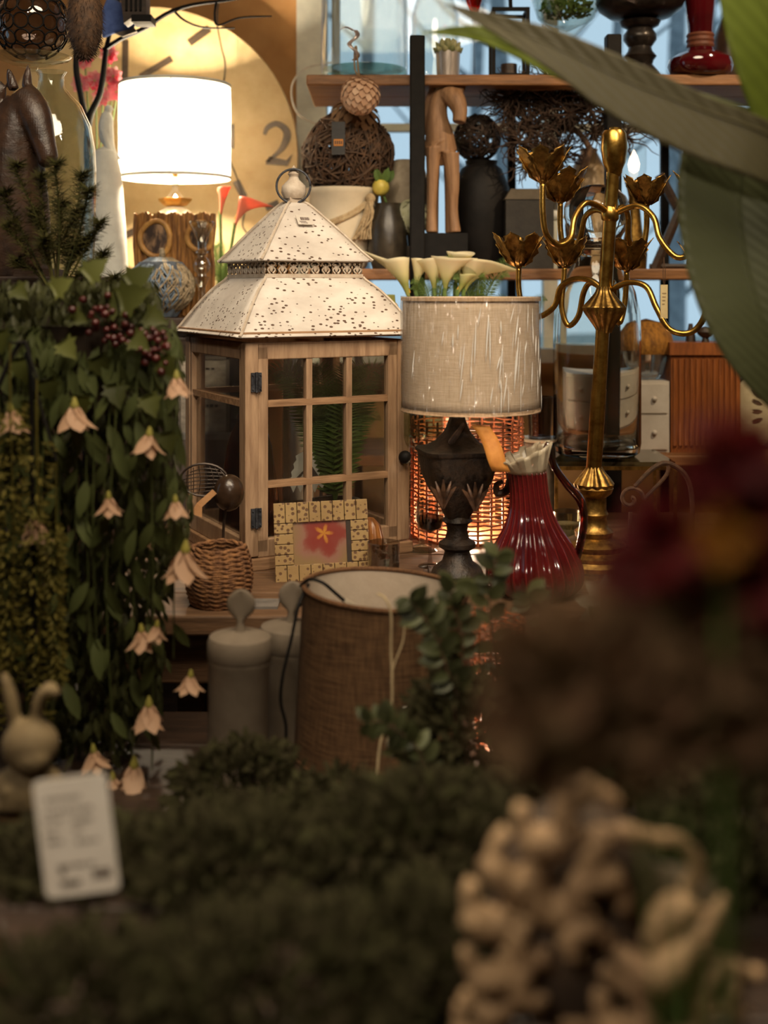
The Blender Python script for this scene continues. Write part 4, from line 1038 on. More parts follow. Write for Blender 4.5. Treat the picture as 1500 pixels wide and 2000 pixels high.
t.m().tub([(166, -34, 0), (170, -60, 0)], 1, 5, sm=0).done('thread', black_metal)

# ------------------------------------------------------------------ horse bust, apothecary jar and beaded ball on the tall cabinet
horse_m = mat('dark_carved_wood', C(66, 44, 30), C(34, 23, 17), .42, 0, 22, bump=.3)
t = Thing('horse_bust', 'dark carved horse bust on the tall cabinet at the picture edge', 'bust', 45, 2.28, z=Z_CAB)
b0 = t.py; mb = t.m()
mb.tub([(10, b0-6, 20), (20, 440, 12), (22, 340, 2), (34, 250, -8), (52, 200, -14)], [78, 74, 66, 50, 34], 16)
mb.tub([(48, 196, -10), (74, 228, -26), (96, 280, -40), (108, 318, -46)], [36, 34, 24, 20], 14)
mb.tub([(106, 318, -46), (112, 328, -48)], [20, 12], 10, sm=0)
mb.tub([(28, 176, 0), (20, 150, 2), (14, 128, 2)], [11, 9, 1.5], 8); mb.tub([(56, 176, -14), (58, 150, -14), (60, 126, -14)], [11, 9, 1.5], 8)
for k in range(9): mb.bal(-6+k*2-(k % 2)*5, 180+k*30, (18, 14, 26), 6, 8, 6)
mb.bal(86, 242, (6, 8, 6), -52, 8, 6); mb.done('bust', horse_m, mods=REMESH(.0045))
t.m().bx(-70, b0-14, 110, b0, -50, 90).done('plinth', dark_wood)
t = Thing('apothecary_jar', 'big round-shouldered clear glass jar beside the horse bust', 'jar', 100, 2.48, z=Z_CAB)
b0 = t.py
t.m().lat([(0, b0), (70, b0), (80, b0-10), (84, 460), (86, 330), (84, 290), (76, 245), (58, 205), (36, 182), (26, 170), (24, 150), (30, 140), (27, 140), (21, 150), (23, 172), (34, 186), (55, 209), (73, 248), (81, 292), (83, 330), (81, 460), (77, b0-12), (0, b0-8)], segs=48).done('jar', thick_clear)
t = Thing('beaded_glass_ball', 'smoked glass ball in a black wire ring mesh on a glass dish', 'ornament', 62, 2.44, py=139)
smoke = glass('smoked_glass', (.52, .46, .44, 1), .05, gain=2.5)
t.m().lat([(0, 139), (10, 139), (12, 132), (40, 126), (72, 114), (76, 110), (70, 108), (40, 118), (0, 122)], segs=40).done('dish', thick_clear)
ball = t.m().bal(62, 46, (70, 70, 72), 0, 32, 20).done('globe', smoke)
for row, (lat_, n_) in enumerate(((-.95, 10), (-.55, 14), (-.12, 16), (.32, 15), (.72, 12))):
    for k in range(n_):
        a = 2*PI*(k+.5*(row % 2))/n_; c_ = Vector((math.cos(lat_)*math.cos(a), math.cos(lat_)*math.sin(a), math.sin(lat_)))
        if c_.y > .5: continue
        u = c_.orthogonal().normalized(); v = c_.cross(u); mb = t.m(); r = 14.5; ctr = Vector(t.L(62, 46, 0))
        mb.tube([ctr+(c_*71+(u*math.cos(b)+v*math.sin(b))*r)*t.U for b in [2*PI*j/14 for j in range(15)]], 1.7*t.U, 5); mb.done('wire_ring', black_metal, ball, sm=180)

# ------------------------------------------------------------------ upper shelf
ZS = Z_S1
t = Thing('glass_cylinder', 'wide clear glass cylinder vase with a thick green base on the upper shelf', 'vase', 712, 3.10, z=ZS)
b0 = t.py
t.m().lat([(0, b0), (78, b0), (84, b0-8), (85, b0-30), (83, -110), (80, -110), (81, b0-30), (76, b0-22), (0, b0-18)], segs=48).done('wall', clear)
t.m().lat([(0, b0-1), (78, b0-1), (83, b0-8), (82, b0-22), (0, b0-14)], segs=40).done('thick_base', green_glass)
t = Thing('glass_bottle', 'tall clear glass bottle vase beside the black upright on the upper shelf', 'vase', 850, 3.20, z=ZS)
b0 = t.py
t.m().lat([(0, b0), (42, b0), (46, b0-12), (46, 30), (34, -10), (20, -40), (20, -100), (18, -100), (18, -40), (31, -8), (43, 30), (43, b0-12), (0, b0-8)], segs=36).done('body', clear)
t = Thing('succulent_pot', 'pale green succulent in a shiny silver pot on the upper shelf', 'plant', 875, 3.05, z=ZS)
b0 = t.py; silver = mat('brushed_silver', C(210, 200, 194), C(170, 160, 154), .3, .55, 60, stretch=(6, 6, .4), bump=.03)
t.m().lat([(0, b0), (20, b0), (22, b0-2), (24, b0-50), (22, b0-50), (20, b0-44), (0, b0-44)], segs=32).done('pot', silver)
suc = leafm('succulent_leaf', [C(150, 152, 108), C(176, 172, 128), C(130, 136, 92)], .4, .15)
rnd = random.Random(4)
for ring, (n_, th, ln) in enumerate(((10, 1.35, 30), (9, .95, 30), (7, .55, 28), (3, .15, 26))):
    for k in range(n_):
        a = 2*PI*k/n_+ring*.5; dv = Vector((math.sin(th)*math.cos(a), math.sin(th)*math.sin(a), math.cos(th))); ct = Vector(t.L(875, b0-46, 0))
        mb = t.m(); mb.tube([ct, ct+dv*ln*.4*t.U, ct+dv*ln*.8*t.U+Vector((0, 0, 2*t.U)), ct+dv*ln*t.U+Vector((0, 0, 6*t.U))], [3*t.U, 7*t.U, 6*t.U, .8*t.U], 8); mb.done('leaf', suc, sm=180)
t = Thing('red_goblet', 'tall wine glass with a red bowl on the upper shelf', 'glass', 926, 3.06, z=ZS)
b0 = t.py
t.m().lat([(0, b0), (24, b0), (20, b0-3), (3, b0-8), (2.5, b0-60), (3, b0-110), (5, b0-124)], segs=28).done('stem', glass('goblet_stem', (.9, .9, .9, 1), .03, gain=3))
t.m().lat([(0, b0-124), (8, b0-128), (16, b0-150), (24, b0-200), (30, b0-260), (28, b0-260), (14, b0-150), (0, b0-130)], segs=28).done('bowl', glass('red_bowl', (.75, .10, .06, 1), .03, gain=2))
t = Thing('black_frame_lantern', 'black metal open-frame lantern holding a small dark candle on the upper shelf', 'lantern', 994, 3.08, z=ZS)
b0 = t.py
for sx in (-1, 1):
    for sd in (-1, 1): t.m().bx(994+sx*33-3.5, 22, 994+sx*33+3.5, b0, sd*33-3.5, sd*33+3.5).done('post', black_metal)
for sd in (-1, 1): [t.m().bx(960, y_, 1028, y_+7, sd*33-3, sd*33+3).done('rail', black_metal) for y_ in (22, b0-7)]
for sx in (-1, 1): [t.m().bx(994+sx*33-3, y_, 994+sx*33+3, y_+7, -29, 29).done('side_rail', black_metal) for y_ in (22, b0-7)]
t.m().tub([(994, 26, -33), (994, -60, 0)], 4, 8, sm=0).done('hanger', black_metal)
t.m().lat([(0, b0-6), (16, b0-6), (16, b0-30), (0, b0-30)], segs=20).done('candle', dark_wood)
t = Thing('terrarium_bowl', 'round clear glass terrarium bowl with green moss at the top edge', 'bowl', 1106, 3.08, z=ZS)
b0 = t.py
t.m().lat([(0, b0), (30, b0), (30, b0-30), (12, b0-40), (12, b0-80), (30, b0-96), (56, b0-120), (72, b0-170), (72, b0-210), (70, b0-210), (70, b0-170), (53, b0-118), (0, b0-92)], segs=40).done('bowl', thick_clear)
mb = t.m(); rnd = random.Random(9)
for k in range(260):
    a = rnd.uniform(0, 2*PI); r = 50*math.sqrt(rnd.random()); mb.leaf(t.L(1106+r*math.cos(a), b0-122-rnd.uniform(0, 26), r*math.sin(a)), Vector((rnd.uniform(-1, 1), rnd.uniform(-1, 1), rnd.uniform(.2, 1))), Vector((0, -1, .4)), 13*t.U, 7*t.U)
mb.done('moss', fern_leaf, kind='stuff', sm=0)
bron = mat('dark_pewter', C(58, 52, 48), C(34, 30, 28), .3, .5, 30)
t = Thing('pedestal_bowl', 'dark bronze turned pedestal bowl on the upper shelf', 'bowl', 1250, 3.07, z=ZS)
b0 = t.py
t.m().lat([(0, b0), (38, b0), (40, b0-6), (34, b0-16), (24, b0-28), (26, b0-36), (32, b0-44), (24, b0-54), (22, b0-62), (32, b0-76), (32, b0-86), (24, b0-98), (36, b0-104), (40, b0-112), (30, b0-116), (60, b0-122), (80, b0-136), (86, b0-150), (84, b0-164), (80, b0-164), (76, b0-140), (0, b0-124)], segs=48).done('bowl', bron)
t = Thing('red_decanter', 'squat ruby red glass decanter with a long neck on the upper shelf', 'decanter', 1368, 3.05, z=ZS)
b0 = t.py; rub = mat('ruby_solid', C(84, 10, 18), C(58, 6, 12), .08, 0, 10, bump=0, spec=1.0)
t.m().lat([(0, b0), (44, b0), (58, b0-8), (64, b0-22), (60, b0-36), (44, b0-46), (26, b0-52), (24, b0-60)], segs=40).lat([(24, b0-84), (24, b0-96), (28, b0-140), (34, b0-220), (0, b0-222)], segs=40).done('body', rub)
t.m().lat([(25, b0-58), (27, b0-62), (25, b0-68), (27, b0-72), (25, b0-78), (27, b0-82), (25, b0-86)], segs=32).done('wound_collar', mat('leather_wrap', C(112, 60, 36), C(78, 40, 24), .6))
t = Thing('brown_gourd', 'dark brown rounded gourd vase at the right end of the upper shelf', 'vase', 1428, 3.20, z=ZS)
b0 = t.py; t.m().lat([(0, b0), (30, b0), (40, b0-40), (36, b0-90), (20, b0-130), (12, b0-140), (12, b0-150), (0, b0-150)], segs=28).done('body', mat('brown_glaze', C(70, 48, 36), C(48, 32, 24), .4))

# hanging wooden petal balls in front of the shelf
def petal_ball(t, x, y, R, m_, d=0, n=90, seed=1):
    core = t.m().bal(x, y, R*.84, d, 20, 14).done('core', m_)
    rnd = random.Random(seed); ga = PI*(3-math.sqrt(5))
    for i in range(n):
        z = 1-2*(i+.5)/n; r = math.sqrt(1-z*z); a = ga*i
        v = Vector((r*math.cos(a), r*math.sin(a), z))
        if v.y > .35: continue
        ct = Vector(t.L(x, y, d)); tn = v.cross(Vector((.2, 0, 1))).normalized(); dv = (tn.cross(v)).normalized()*(-1)
        mb = t.m(); mb.leaf(ct+v*R*.93*t.U-dv*R*.2*t.U, dv+v*.42, v, R*.52*t.U, R*.42*t.U, .15, .1, 3); mb.done('petal', m_, core, sm=0)
t = Thing('petal_ball', 'pale pink ball of thin wooden petals hanging from a twine under the upper shelf', 'ornament', 704, 2.94, py=222)
sola = leafm('sola_pink', [C(206, 170, 140), C(190, 152, 124), C(216, 184, 156)], .7, .2)
petal_ball(t, 704, 186, 36, sola, 0, 110)
t.m().tub([(704, 152, 0), (694, 138, -2), (692, 110, -2), (694, 90, -2)], 1.6, 6).tub([(704, 152, 0), (700, 138, -2), (698, 110, -2), (696, 90, -2)], 1.6, 6).done('twine', mat('twine', C(150, 120, 84), None, .9))
mb = t.m(); g = []
for i in range(24):
    f = i/23; g.append([t.L(690+8*math.sin(f*9)+k*9-4, 118-f*58, -6+7*math.cos(f*8)+k*2) for k in (0, 1)])
mb.surf(g); mb.tub([(690, 60, -4), (676, 54, -6), (664, 60, -8)], [4, 3, 1], 6, flat=.4); mb.done('foil_ribbon', mat('foil', C(226, 214, 208), C(170, 150, 148), .3, .5, 30), mods=[('SOLIDIFY', dict(thickness=.0006))], sm=30)
t = Thing('petal_ball', 'brown ball of wooden petals resting on the twig ball', 'ornament', 692, 3.06, py=288)
sola2 = leafm('sola_brown', [C(130, 100, 74), C(104, 78, 58), C(148, 118, 88)], .8, .15)
petal_ball(t, 692, 240, 47, sola2, 0, 110, 3)
t = Thing('black_price_tag', 'black hanging price tag with an orange block in front of the twig ball', 'tag', 661, 2.97, py=302)
t.m().bx(648, 238, 674, 302, -1, 1).done('card', mat('black_card', C(34, 30, 28), None, .5))
t.m().bx(652, 272, 670, 285, -1.8, -.9).done('orange_block', mat('orange_print', C(206, 130, 40), None, .6))
mb = t.m()
for k in range(4): mb.bx(654+k*4, 275, 656.4+k*4, 282, -2.4, -1.7)
mb.done('digits', mat('black_card', C(34, 30, 28), None, .5))
t.m().tub([(661, 240, 0), (668, 215, 10), (680, 205, 20)], .8, 5).done('string', twig_brown)

# ------------------------------------------------------------------ middle shelf
def twig_ball(t, x, y, R, m_, n=80, seed=1, r=1.7, d=0, nm='twigs'):
    rnd = random.Random(seed); mb = t.m()
    for k in range(n):
        ax = Vector((rnd.gauss(0, 1), rnd.gauss(0, 1), rnd.gauss(0, 1))).normalized(); u = ax.orthogonal().normalized(); v = ax.cross(u)
        off = rnd.uniform(-.75, .75); rr = math.sqrt(1-off*off)*rnd.uniform(.93, 1.03); ph = rnd.uniform(0, 6.28); ct = Vector(t.L(x, y, d)); m = 22
        mb.tube([ct+(ax*off+(u*math.cos(ph+b)+v*math.sin(ph+b))*rr*(1+.03*math.sin(5*b+k)))*R*t.U for b in [1.7*PI*j/m for j in range(m+1)]], r*rnd.uniform(.6, 1.3)*t.U, 5)
    mb.done(nm, m_, kind='stuff', sm=180)
ZS = Z_S2
t = Thing('white_planter', 'glazed white planter with a knotted cream rope on the middle shelf', 'planter', 668, 3.10, z=ZS)
b0 = t.py
t.m().lat([(0, b0), (44, b0), (50, b0-8), (66, 440), (72, 384), (76, 380), (77, 371), (72, 369), (68, 376), (66, 388), (60, 440), (0, b0-20)], segs=48).done('pot', white_ceramic)
ropem = mat('cream_rope', C(186, 164, 128), C(150, 126, 92), .85, scale=80, bump=.6)
mb = t.m(); mb.tub([(604, 452, -55), (640, 440, -66), (690, 418, -64), (726, 392, -54)], 4, 8); mb.tub([(604, 456, -56), (640, 446, -68), (690, 424, -66), (724, 398, -56)], 3.5, 8)
mb.bal(724, 392, (10, 9, 10), -60, 12, 8); mb.done('rope', ropem)
mb = t.m(); rnd = random.Random(8)
for k in range(26):
    mb.tub([(724+rnd.uniform(-5, 5), 398, -62+rnd.uniform(-5, 5)), (718+rnd.uniform(-10, 10), 430, -60+rnd.uniform(-8, 8)), (708+rnd.uniform(-18, 18), 470, -56+rnd.uniform(-10, 10))], [2.4, 2.2, 1.8], 5, sm=3)
mb.done('tassel', ropem, kind='stuff')
t = Thing('twig_ball', 'large brown woven twig ball sitting in the white planter', 'ornament', 680, 3.10, py=372)
twig_ball(t, 680, 308, 88, twig_brown, 150, 5, 2.0)
t = Thing('stone_vase', 'round pale stone vase behind the black upright on the middle shelf', 'vase', 790, 3.16, z=ZS)
b0 = t.py; t.m().lat([(0, b0), (30, b0), (34, b0-90), (44, b0-118), (50, b0-160), (40, b0-196), (22, b0-212), (18, b0-214), (0, b0-205)], segs=36).done('body', mat('pale_stone', C(176, 162, 140), C(146, 132, 112), .8, scale=24))
t = Thing('herb_jar', 'dark glazed jar with a yellow-green bud and leaves beside the white planter', 'jar', 758, 3.04, z=ZS)
b0 = t.py; t.m().lat([(0, b0), (30, b0), (40, b0-40), (36, b0-90), (24, b0-120), (26, b0-128), (20, b0-128), (0, b0-110)], segs=32).done('jar', mat('olive_glaze', C(64, 56, 44), C(42, 36, 28), .35))
bud = t.m().bal(744, 366, (17, 16, 18), -6).done('bud', mat('yellow_bud', C(206, 184, 84), C(176, 160, 66), .5))
for k in range(6):
    a = 2*PI*k/6; mb = t.m(); mb.leaf(t.L(746+8*math.cos(a), 358, -6+8*math.sin(a)), Vector((math.cos(a)*.6, math.sin(a)*.6, 1)), Vector((0, -1, 0)), 30*t.U, 16*t.U, .3, .3, 4); mb.done('leaf', fern_leaf, bud, sm=0)
t.m().tub([(758, b0-120, 0), (750, 384, -4), (745, 376, -6)], 2.4, 6).done('stem', stem_green)
hyd = leafm('hydrangea_petal', [C(206, 206, 176), C(190, 192, 156), C(216, 214, 190)], .6, .3)
t = Thing('white_hydrangea', 'white hydrangea head in a dark cup behind the black upright', 'flowers', 808, 3.05, z=ZS)
b0 = t.py; t.m().lat([(0, b0), (20, b0), (26, b0-40), (24, b0-44), (0, b0-40)], segs=24).done('cup', mat('olive_glaze', C(64, 56, 44)))
hd = t.m().bal(806, 424, (32, 28, 32)).done('flower_head', hyd)
rnd = random.Random(6); mb = t.m()
for k in range(120):
    v = Vector((rnd.gauss(0, 1), rnd.gauss(0, 1), rnd.gauss(0, 1))).normalized(); ct = Vector(t.L(806, 424, 0))+Vector((v.x*34, v.y*30, v.z*34))*t.U
    for q_ in range(4):
        a = q_*PI/2+k; u = v.orthogonal().normalized(); w = v.cross(u); mb.leaf(ct, u*math.cos(a)+w*math.sin(a)+v*.2, v, 9*t.U, 8*t.U, .1, .1, 2)
mb.done('florets', hyd, hd, kind='stuff', sm=0)
t.m().tub([(808, b0-40, 0), (808, 450, 0)], 2.5, 6, sm=0).done('stem', stem_green)
carved = wood('carved_wood', C(160, 122, 88), C(122, 88, 60), 'z', 12, .6)
t = Thing('wooden_horse', 'carved light wooden horse standing on a black block beside the upright', 'figurine', 868, 3.04, z=ZS)
b0 = t.py
t.m().bx(826, 456, 912, b0, -24, 24).done('block', black_metal)
mb = t.m()
mb.tub([(862, 296, 8), (858, 262, 4), (854, 228, 2), (858, 196, 2), (870, 180, -2)], [32, 28, 21, 18, 17], 14)
mb.tub([(872, 180, -6), (888, 198, -20), (896, 222, -30), (894, 244, -34)], [18, 20, 15, 13], 12)
mb.tub([(864, 180, -2), (864, 164, -4), (872, 150, -4)], [13, 11, 3], 8, sm=2); mb.tub([(888, 186, -8), (900, 174, -10), (908, 162, -10)], [12, 10, 3], 8, sm=2); mb.bal(880, 204, 5, -32, 8, 6); mb.bal(900, 206, 5, -28, 8, 6); mb.tub([(846, 170, 10), (836, 210, 10), (834, 260, 12)], [7, 9, 7], 8)
mb.tub([(852, 300, 20), (856, 290, 10), (866, 300, -10)], [28, 31, 28], 14)
mb.tub([(880, 300, -12), (884, 360, -14), (884, 410, -14), (888, 455, -16)], [17, 13, 10, 12], 10)
mb.tub([(846, 290, -12), (844, 350, -14), (842, 410, -14), (842, 455, -16)], [16, 12, 10, 12], 10)
mb.tub([(880, 306, 24), (880, 370, 26), (880, 455, 26)], [14, 11, 10], 10, sm=3); mb.tub([(848, 306, 24), (848, 370, 26), (848, 455, 26)], [14, 11, 10], 10, sm=3)
mb.done('horse', carved, mods=REMESH(.0028))
dk = mat('black_glaze', C(26, 22, 20), C(16, 14, 13), .6, scale=20, spec=.2)
t = Thing('black_urn', 'tall matt black urn below the small dark twig ball on the middle shelf', 'urn', 940, 3.17, z=ZS)
b0 = t.py; t.m().lat([(0, b0), (40, b0), (52, b0-40), (58, b0-110), (54, b0-160), (40, b0-196), (30, b0-204), (32, b0-212), (24, b0-212), (0, b0-190)], segs=36).done('body', dk)
t = Thing('twig_ball', 'small dark twig ball balanced on the black urn', 'ornament', 932, 3.17, py=318)
twig_ball(t, 932, 270, 45, mat('dark_twig', C(60, 42, 30), C(34, 24, 18), .7, scale=60), 70, 12, 1.6)
t = Thing('dark_square_box', 'dark square storage box with a sloping lid under the twig bonsai', 'box', 1030, 3.12, z=ZS)
b0 = t.py; t.m().bx(984, 390, 1076, b0, -40, 40).done('body', mat('charcoal_box', C(46, 42, 36), C(34, 30, 26), .7))
t.m().pri([(982, 392), (1078, 392), (1066, 372), (994, 372)], -42, 42).done('lid', mat('khaki_lid', C(92, 82, 66), None, .7))
t = Thing('bird_post', 'small white bird on a pale post between brass arms', 'figurine', 1078, 3.22, z=ZS)
b0 = t.py; t.m().bx(1068, 432, 1088, b0, -10, 10).done('post', white_trim)
mb = t.m(); mb.bal(1082, 420, (15, 9, 10)).bal(1070, 410, (8, 7, 7)); mb.tub([(1090, 420, 0), (1106, 426, 0)], [6, 2], 8, sm=0); mb.tub([(1064, 410, 0), (1058, 412, 0)], [3, .8], 6, sm=0); mb.done('bird', wh, mods=REMESH(.0022))
# twig bonsai
t = Thing('twig_bonsai', 'tangled brown twig bonsai tree above the brass candelabra cups', 'plant', 1120, 3.10, z=ZS)
b0 = t.py
t.m().lat([(0, b0), (30, b0), (36, b0-40), (30, b0-42), (0, b0-38)], segs=28).done('pot', dk)
t.m().tub([(1120, b0-40, 0), (1112, 440, 4), (1126, 370, 0), (1142, 320, -4), (1150, 288, 0), (1120, 250, 4), (1080, 240, 6)], [8, 8, 7, 7, 6, 5, 3], 10).done('trunk', twig_brown)
rnd = random.Random(21); mb = t.m()
def scrag(x, y, d, n, L_):
    for k in range(n):
        a = rnd.uniform(0, 2*PI); p = [(x, y, d)]; l = L_*rnd.uniform(.5, 1.1)
        for j in range(5):
            q_ = p[-1]; a += rnd.uniform(-.9, .9); p.append((q_[0]+math.cos(a)*l/5*1.2, q_[1]+math.sin(a)*l/5*1.1, q_[2]+rnd.uniform(-8, 8)))
        mb.tub(p, [1.8, .7], 4, sm=2)
for x, y, n in ((990, 190, 40), (1030, 180, 40), (1075, 165, 36), (1110, 225, 40), (1040, 320, 30), (1085, 300, 30), (1205, 200, 20), (1000, 215, 36), (1030, 250, 46), (1060, 200, 46), (1090, 240, 46), (1050, 290, 34), (1010, 280, 26), (1110, 190, 36), (1150, 210, 34), (1190, 230, 30), (1225, 265, 20), (1160, 260, 20), (1100, 290, 24)): scrag(x, y, rnd.uniform(-25, 25), int(n*1.7), 58)
mb.done('twigs', mat('fine_twig', C(70, 48, 32), C(42, 28, 19), .75, scale=60), kind='stuff', sm=180)
t = Thing('oil_lamp', 'small lit glass oil lamp glowing behind the top of the brass pole', 'lamp', 1238, 3.16, z=ZS)
b0 = t.py
t.m().lat([(0, b0), (24, b0), (26, b0-30), (16, b0-80), (10, b0-140), (14, b0-160), (18, b0-170)], segs=24).done('base', old_brass)
t.m().lat([(18, b0-170), (24, b0-195), (24, b0-240), (20, b0-262)], segs=28).done('chimney', clear)
t.m().lat([(0, b0-188), (9, b0-194), (11, b0-206), (7, b0-220), (0, b0-234)], segs=16).done('flame', emis('flame_glow', (1, .70, .42, 1), 5))
t = Thing('cream_vase', 'cream oval vase behind a brass tulip cup on the middle shelf', 'vase', 1150, 3.28, z=ZS)
b0 = t.py; t.m().lat([(0, b0), (26, b0), (40, b0-60), (44, b0-130), (32, b0-200), (16, b0-230), (18, b0-236), (0, b0-230)], segs=32).done('body', mat('cream_glaze', C(196, 172, 136), C(176, 150, 114), .4))
t = Thing('cross_easel', 'dark crossed wooden easel stand right of the brass candelabra', 'easel', 1330, 3.16, z=ZS)
b0 = t.py
t.m().tub([(1278, b0, 0), (1362, 330, 0)], 10, 6, sm=0).done('leg', dark_wood); t.m().tub([(1392, b0, 12), (1290, 340, 12)], 10, 6, sm=0).done('leg', dark_wood)
t.m().tub([(1270, b0-6, 6), (1400, b0-6, 6)], 6, 6, sm=0).done('foot_bar', dark_wood)
t = Thing('pedestal_dish', 'pale frosted glass dish on a stand at the right end of the middle shelf', 'dish', 1440, 3.12, z=ZS)
b0 = t.py; t.m().lat([(0, b0), (30, b0), (28, b0-6), (6, b0-14), (5, b0-230), (30, b0-250), (64, b0-262), (70, b0-280), (66, b0-280), (0, b0-256)], segs=32).done('body', mat('frost', C(206, 206, 206), None, .35))

# ------------------------------------------------------------------ lower shelf and little gold table
ZS = Z_S3
t = Thing('drawer_box', 'white four-drawer box with round knobs on the lower shelf', 'drawers', 1200, 3.10, z=ZS)
b0 = t.py; wb = mat('white_box_paint', C(206, 200, 190), C(190, 182, 170), .6, scale=15)
t.m().bx(1094, 742, 1300, b0, -30, 60).done('body', wb)
for y0, y1 in ((748, 803), (808, b0-6)):
    for xa, xb in ((1098, 1195), (1199, 1296)):
        dq = t.m().bx(xa, y0, xb, y1, -34, -30).done('drawer', wb)
        for x in (xa+28, xb-26): t.m().bal(x, (y0+y1)/2, 5, -37, 10, 8).done('knob', wb, dq)
t = Thing('glass_bowl', 'cut glass bowl with sparkling facets on the white drawer box', 'bowl', 1262, 3.12, py=742)
t.m().lat([(0, 742), (20, 742), (30, 730), (38, 700), (40, 690), (37, 690), (27, 728), (0, 736)], segs=24, ribs=(12, .08)).done('bowl', glass('cut_bowl', (.9, .88, .82, 1), .04, gain=5))
t = Thing('straw_dome', 'golden straw dome ornament on the glass bowl', 'ornament', 1262, 3.12, py=692)
t.m().lat([(0, 692), (50, 690), (54, 676), (48, 650), (30, 630), (0, 622)], segs=36).done('dome', mat('gold_straw', C(186, 128, 44), C(120, 78, 24), .7, scale=40, stretch=(3, 3, 1), bump=.9))
cabm = wood('reeded_wood', C(158, 92, 42), C(110, 60, 26), 'z', 12, .5)
t = Thing('reeded_cabinet', 'small ribbed orange-brown wooden cabinet on the lower shelf', 'cabinet', 1372, 3.08, z=ZS)
b0 = t.py
t.m().bx(1306, 676, 1440, b0, -20, 70).done('body', cabm)
t.m().bx(1302, 668, 1444, 692, -26, 74).done('top', cabm)
for k in range(12):
    x = 1313+k*11; t.m().tub([(x, 700, -21), (x, b0-14, -21)], 4.4, 8, sm=0).done('reed', cabm)
t.m().lat([(8, 668), (6, 660), (14, 654), (18, 648), (14, 640), (0, 637)], x=1378, segs=20).done('knob', dark_wood)
t = Thing('cone_bottle', 'small brown cone bottle on the ribbed cabinet', 'bottle', 1349, 3.10, py=668)
t.m().lat([(0, 668), (10, 668), (9, 655), (5, 640), (4, 632), (0, 632)], segs=16).done('body', dark_wood)
t = Thing('cream_plate', 'cream round plate with a dark leaf edge standing beyond the ribbed cabinet', 'plate', 1474, 3.14, z=ZS)
b0 = t.py
t.m().bal(1474, b0-72, (46, 8, 72), 0, 36, 14).done('plate', mat('cream_plate_glaze', C(196, 186, 156), C(176, 164, 132), .35))
t.m().tub([(1474+48*math.cos(a), b0-72-74*math.sin(a), 0) for a in [2*PI*j/32 for j in range(33)]], 3.5, 6, sm=0).done('rim', dark_wood)
t.m().bx(1450, b0-5, 1498, b0, -18, 18).done('rest', dark_wood)
for k in range(4):
    mb = t.m(); mb.leaf(t.L(1486, b0-100+k*14, -9), Vector((-1, 0, .8-k*.4)), Vector((0, -1, 0)), 26*t.U, 9*t.U, .2, .1, 3); mb.done('leaf_motif', twig_brown)
t = Thing('gilt_side_table', 'small glass-topped table with thin gilt legs carrying the tall glass jar', 'table', 1186, 2.80, z=Z_TAB)
b0 = t.py; yt = HY-(-0.405)*F/2.80; gw = 112
t.m().bx(1186-gw, yt-3, 1186+gw, yt+5, -85, 85).done('glass_top', glass('olive_top', (.60, .60, .44, 1), .05, gain=3))
for sd in (-1, 1): t.m().bx(1186-gw, yt+5, 1186+gw, yt+12, sd*85-3, sd*85+3).done('rail', old_brass)
for sx in (-1, 1):
    t.m().bx(1186+sx*gw-3, yt+5, 1186+sx*gw+3, yt+12, -82, 82).done('side_rail', old_brass)
    for sd in (-1, 1): t.m().bx(1186+sx*gw-3, yt+12, 1186+sx*gw+3, b0, sd*85-3, sd*85+3).done('leg', old_brass)
t = Thing('tall_glass_jar', 'tall clear glass apothecary jar with ball lid behind the brass pole', 'jar', 1166, 2.80, z=-0.4005)
b0 = t.py; sg = solid_glass('jar_glass', (.97, .97, .95, 1), .0, 1.42)
t.m().lat([(0, b0), (72, b0), (82, b0-8), (85, b0-26), (85, 660), (83, 610), (74, 570), (58, 535), (48, 515), (46, 500), (54, 490), (52, 488), (43, 498), (45, 516), (55, 538), (71, 572), (80, 612), (82, 660), (81, b0-28), (74, b0-18), (0, b0-14)], segs=56).done('jar', sg)
lid = t.m().lat([(0, 478), (44, 480), (58, 486), (58, 480), (48, 474), (46, 466), (56, 448), (64, 424), (64, 404), (56, 384), (40, 370), (20, 362), (0, 360)], segs=40).done('lid', sg)
t = Thing('scroll_bracket', 'dark wrought iron scroll bracket in front of the gilt side table', 'bracket', 1262, 2.56, z=Z_TAB)
b0 = t.py; mb = t.m()
sp = [(1232+(26-1.9*j)*math.cos(j*.62), 975-(26-1.9*j)*math.sin(j*.62), 0) for j in range(13)]
mb.tub(sp, 4, 8, sm=3); mb.done('scroll', twig_brown)
t.m().tub([(1240, 950, 0), (1275, 915, 0), (1305, 905, 0), (1340, 930, 0), (1352, 980, 0), (1350, b0, 0)], [4, 5, 5, 5, 5, 4], 8).done('arch', twig_brown)
t.m().tub([(1258, 975, 0), (1300, 930, 0), (1306, 905, 0)], 4, 8).done('brace', twig_brown)
t.m().tub([(1232, 1000, 0), (1230, b0, 0)], 4, 8, sm=0).done('leg', twig_brown)
t.m().bx(1215, b0-4, 1366, b0, -14, 14).done('foot_bar', twig_brown)
t = Thing('smoked_tumbler', 'dark smoked glass tumbler on a pale saucer between shade and tall jar', 'glass', 1054, 2.86, z=Z_S3-.0)
t.o.location.z = CZ+Z_TAB; t.py = HY-Z_TAB*F/2.86; b0 = t.py
t.m().lat([(0, b0), (36, b0), (34, b0-20), (30, b0-150), (0, b0-150)], segs=24).done('stand_block', pot_stone)
t.m().lat([(0, b0-150), (30, b0-152), (42, b0-158), (40, b0-160), (0, b0-154)], segs=28).done('saucer', white_ceramic)
t.m().lat([(0, b0-156), (22, b0-158), (26, b0-240), (24, b0-240), (20, b0-164), (0, b0-162)], segs=24).done('cup', smoke)

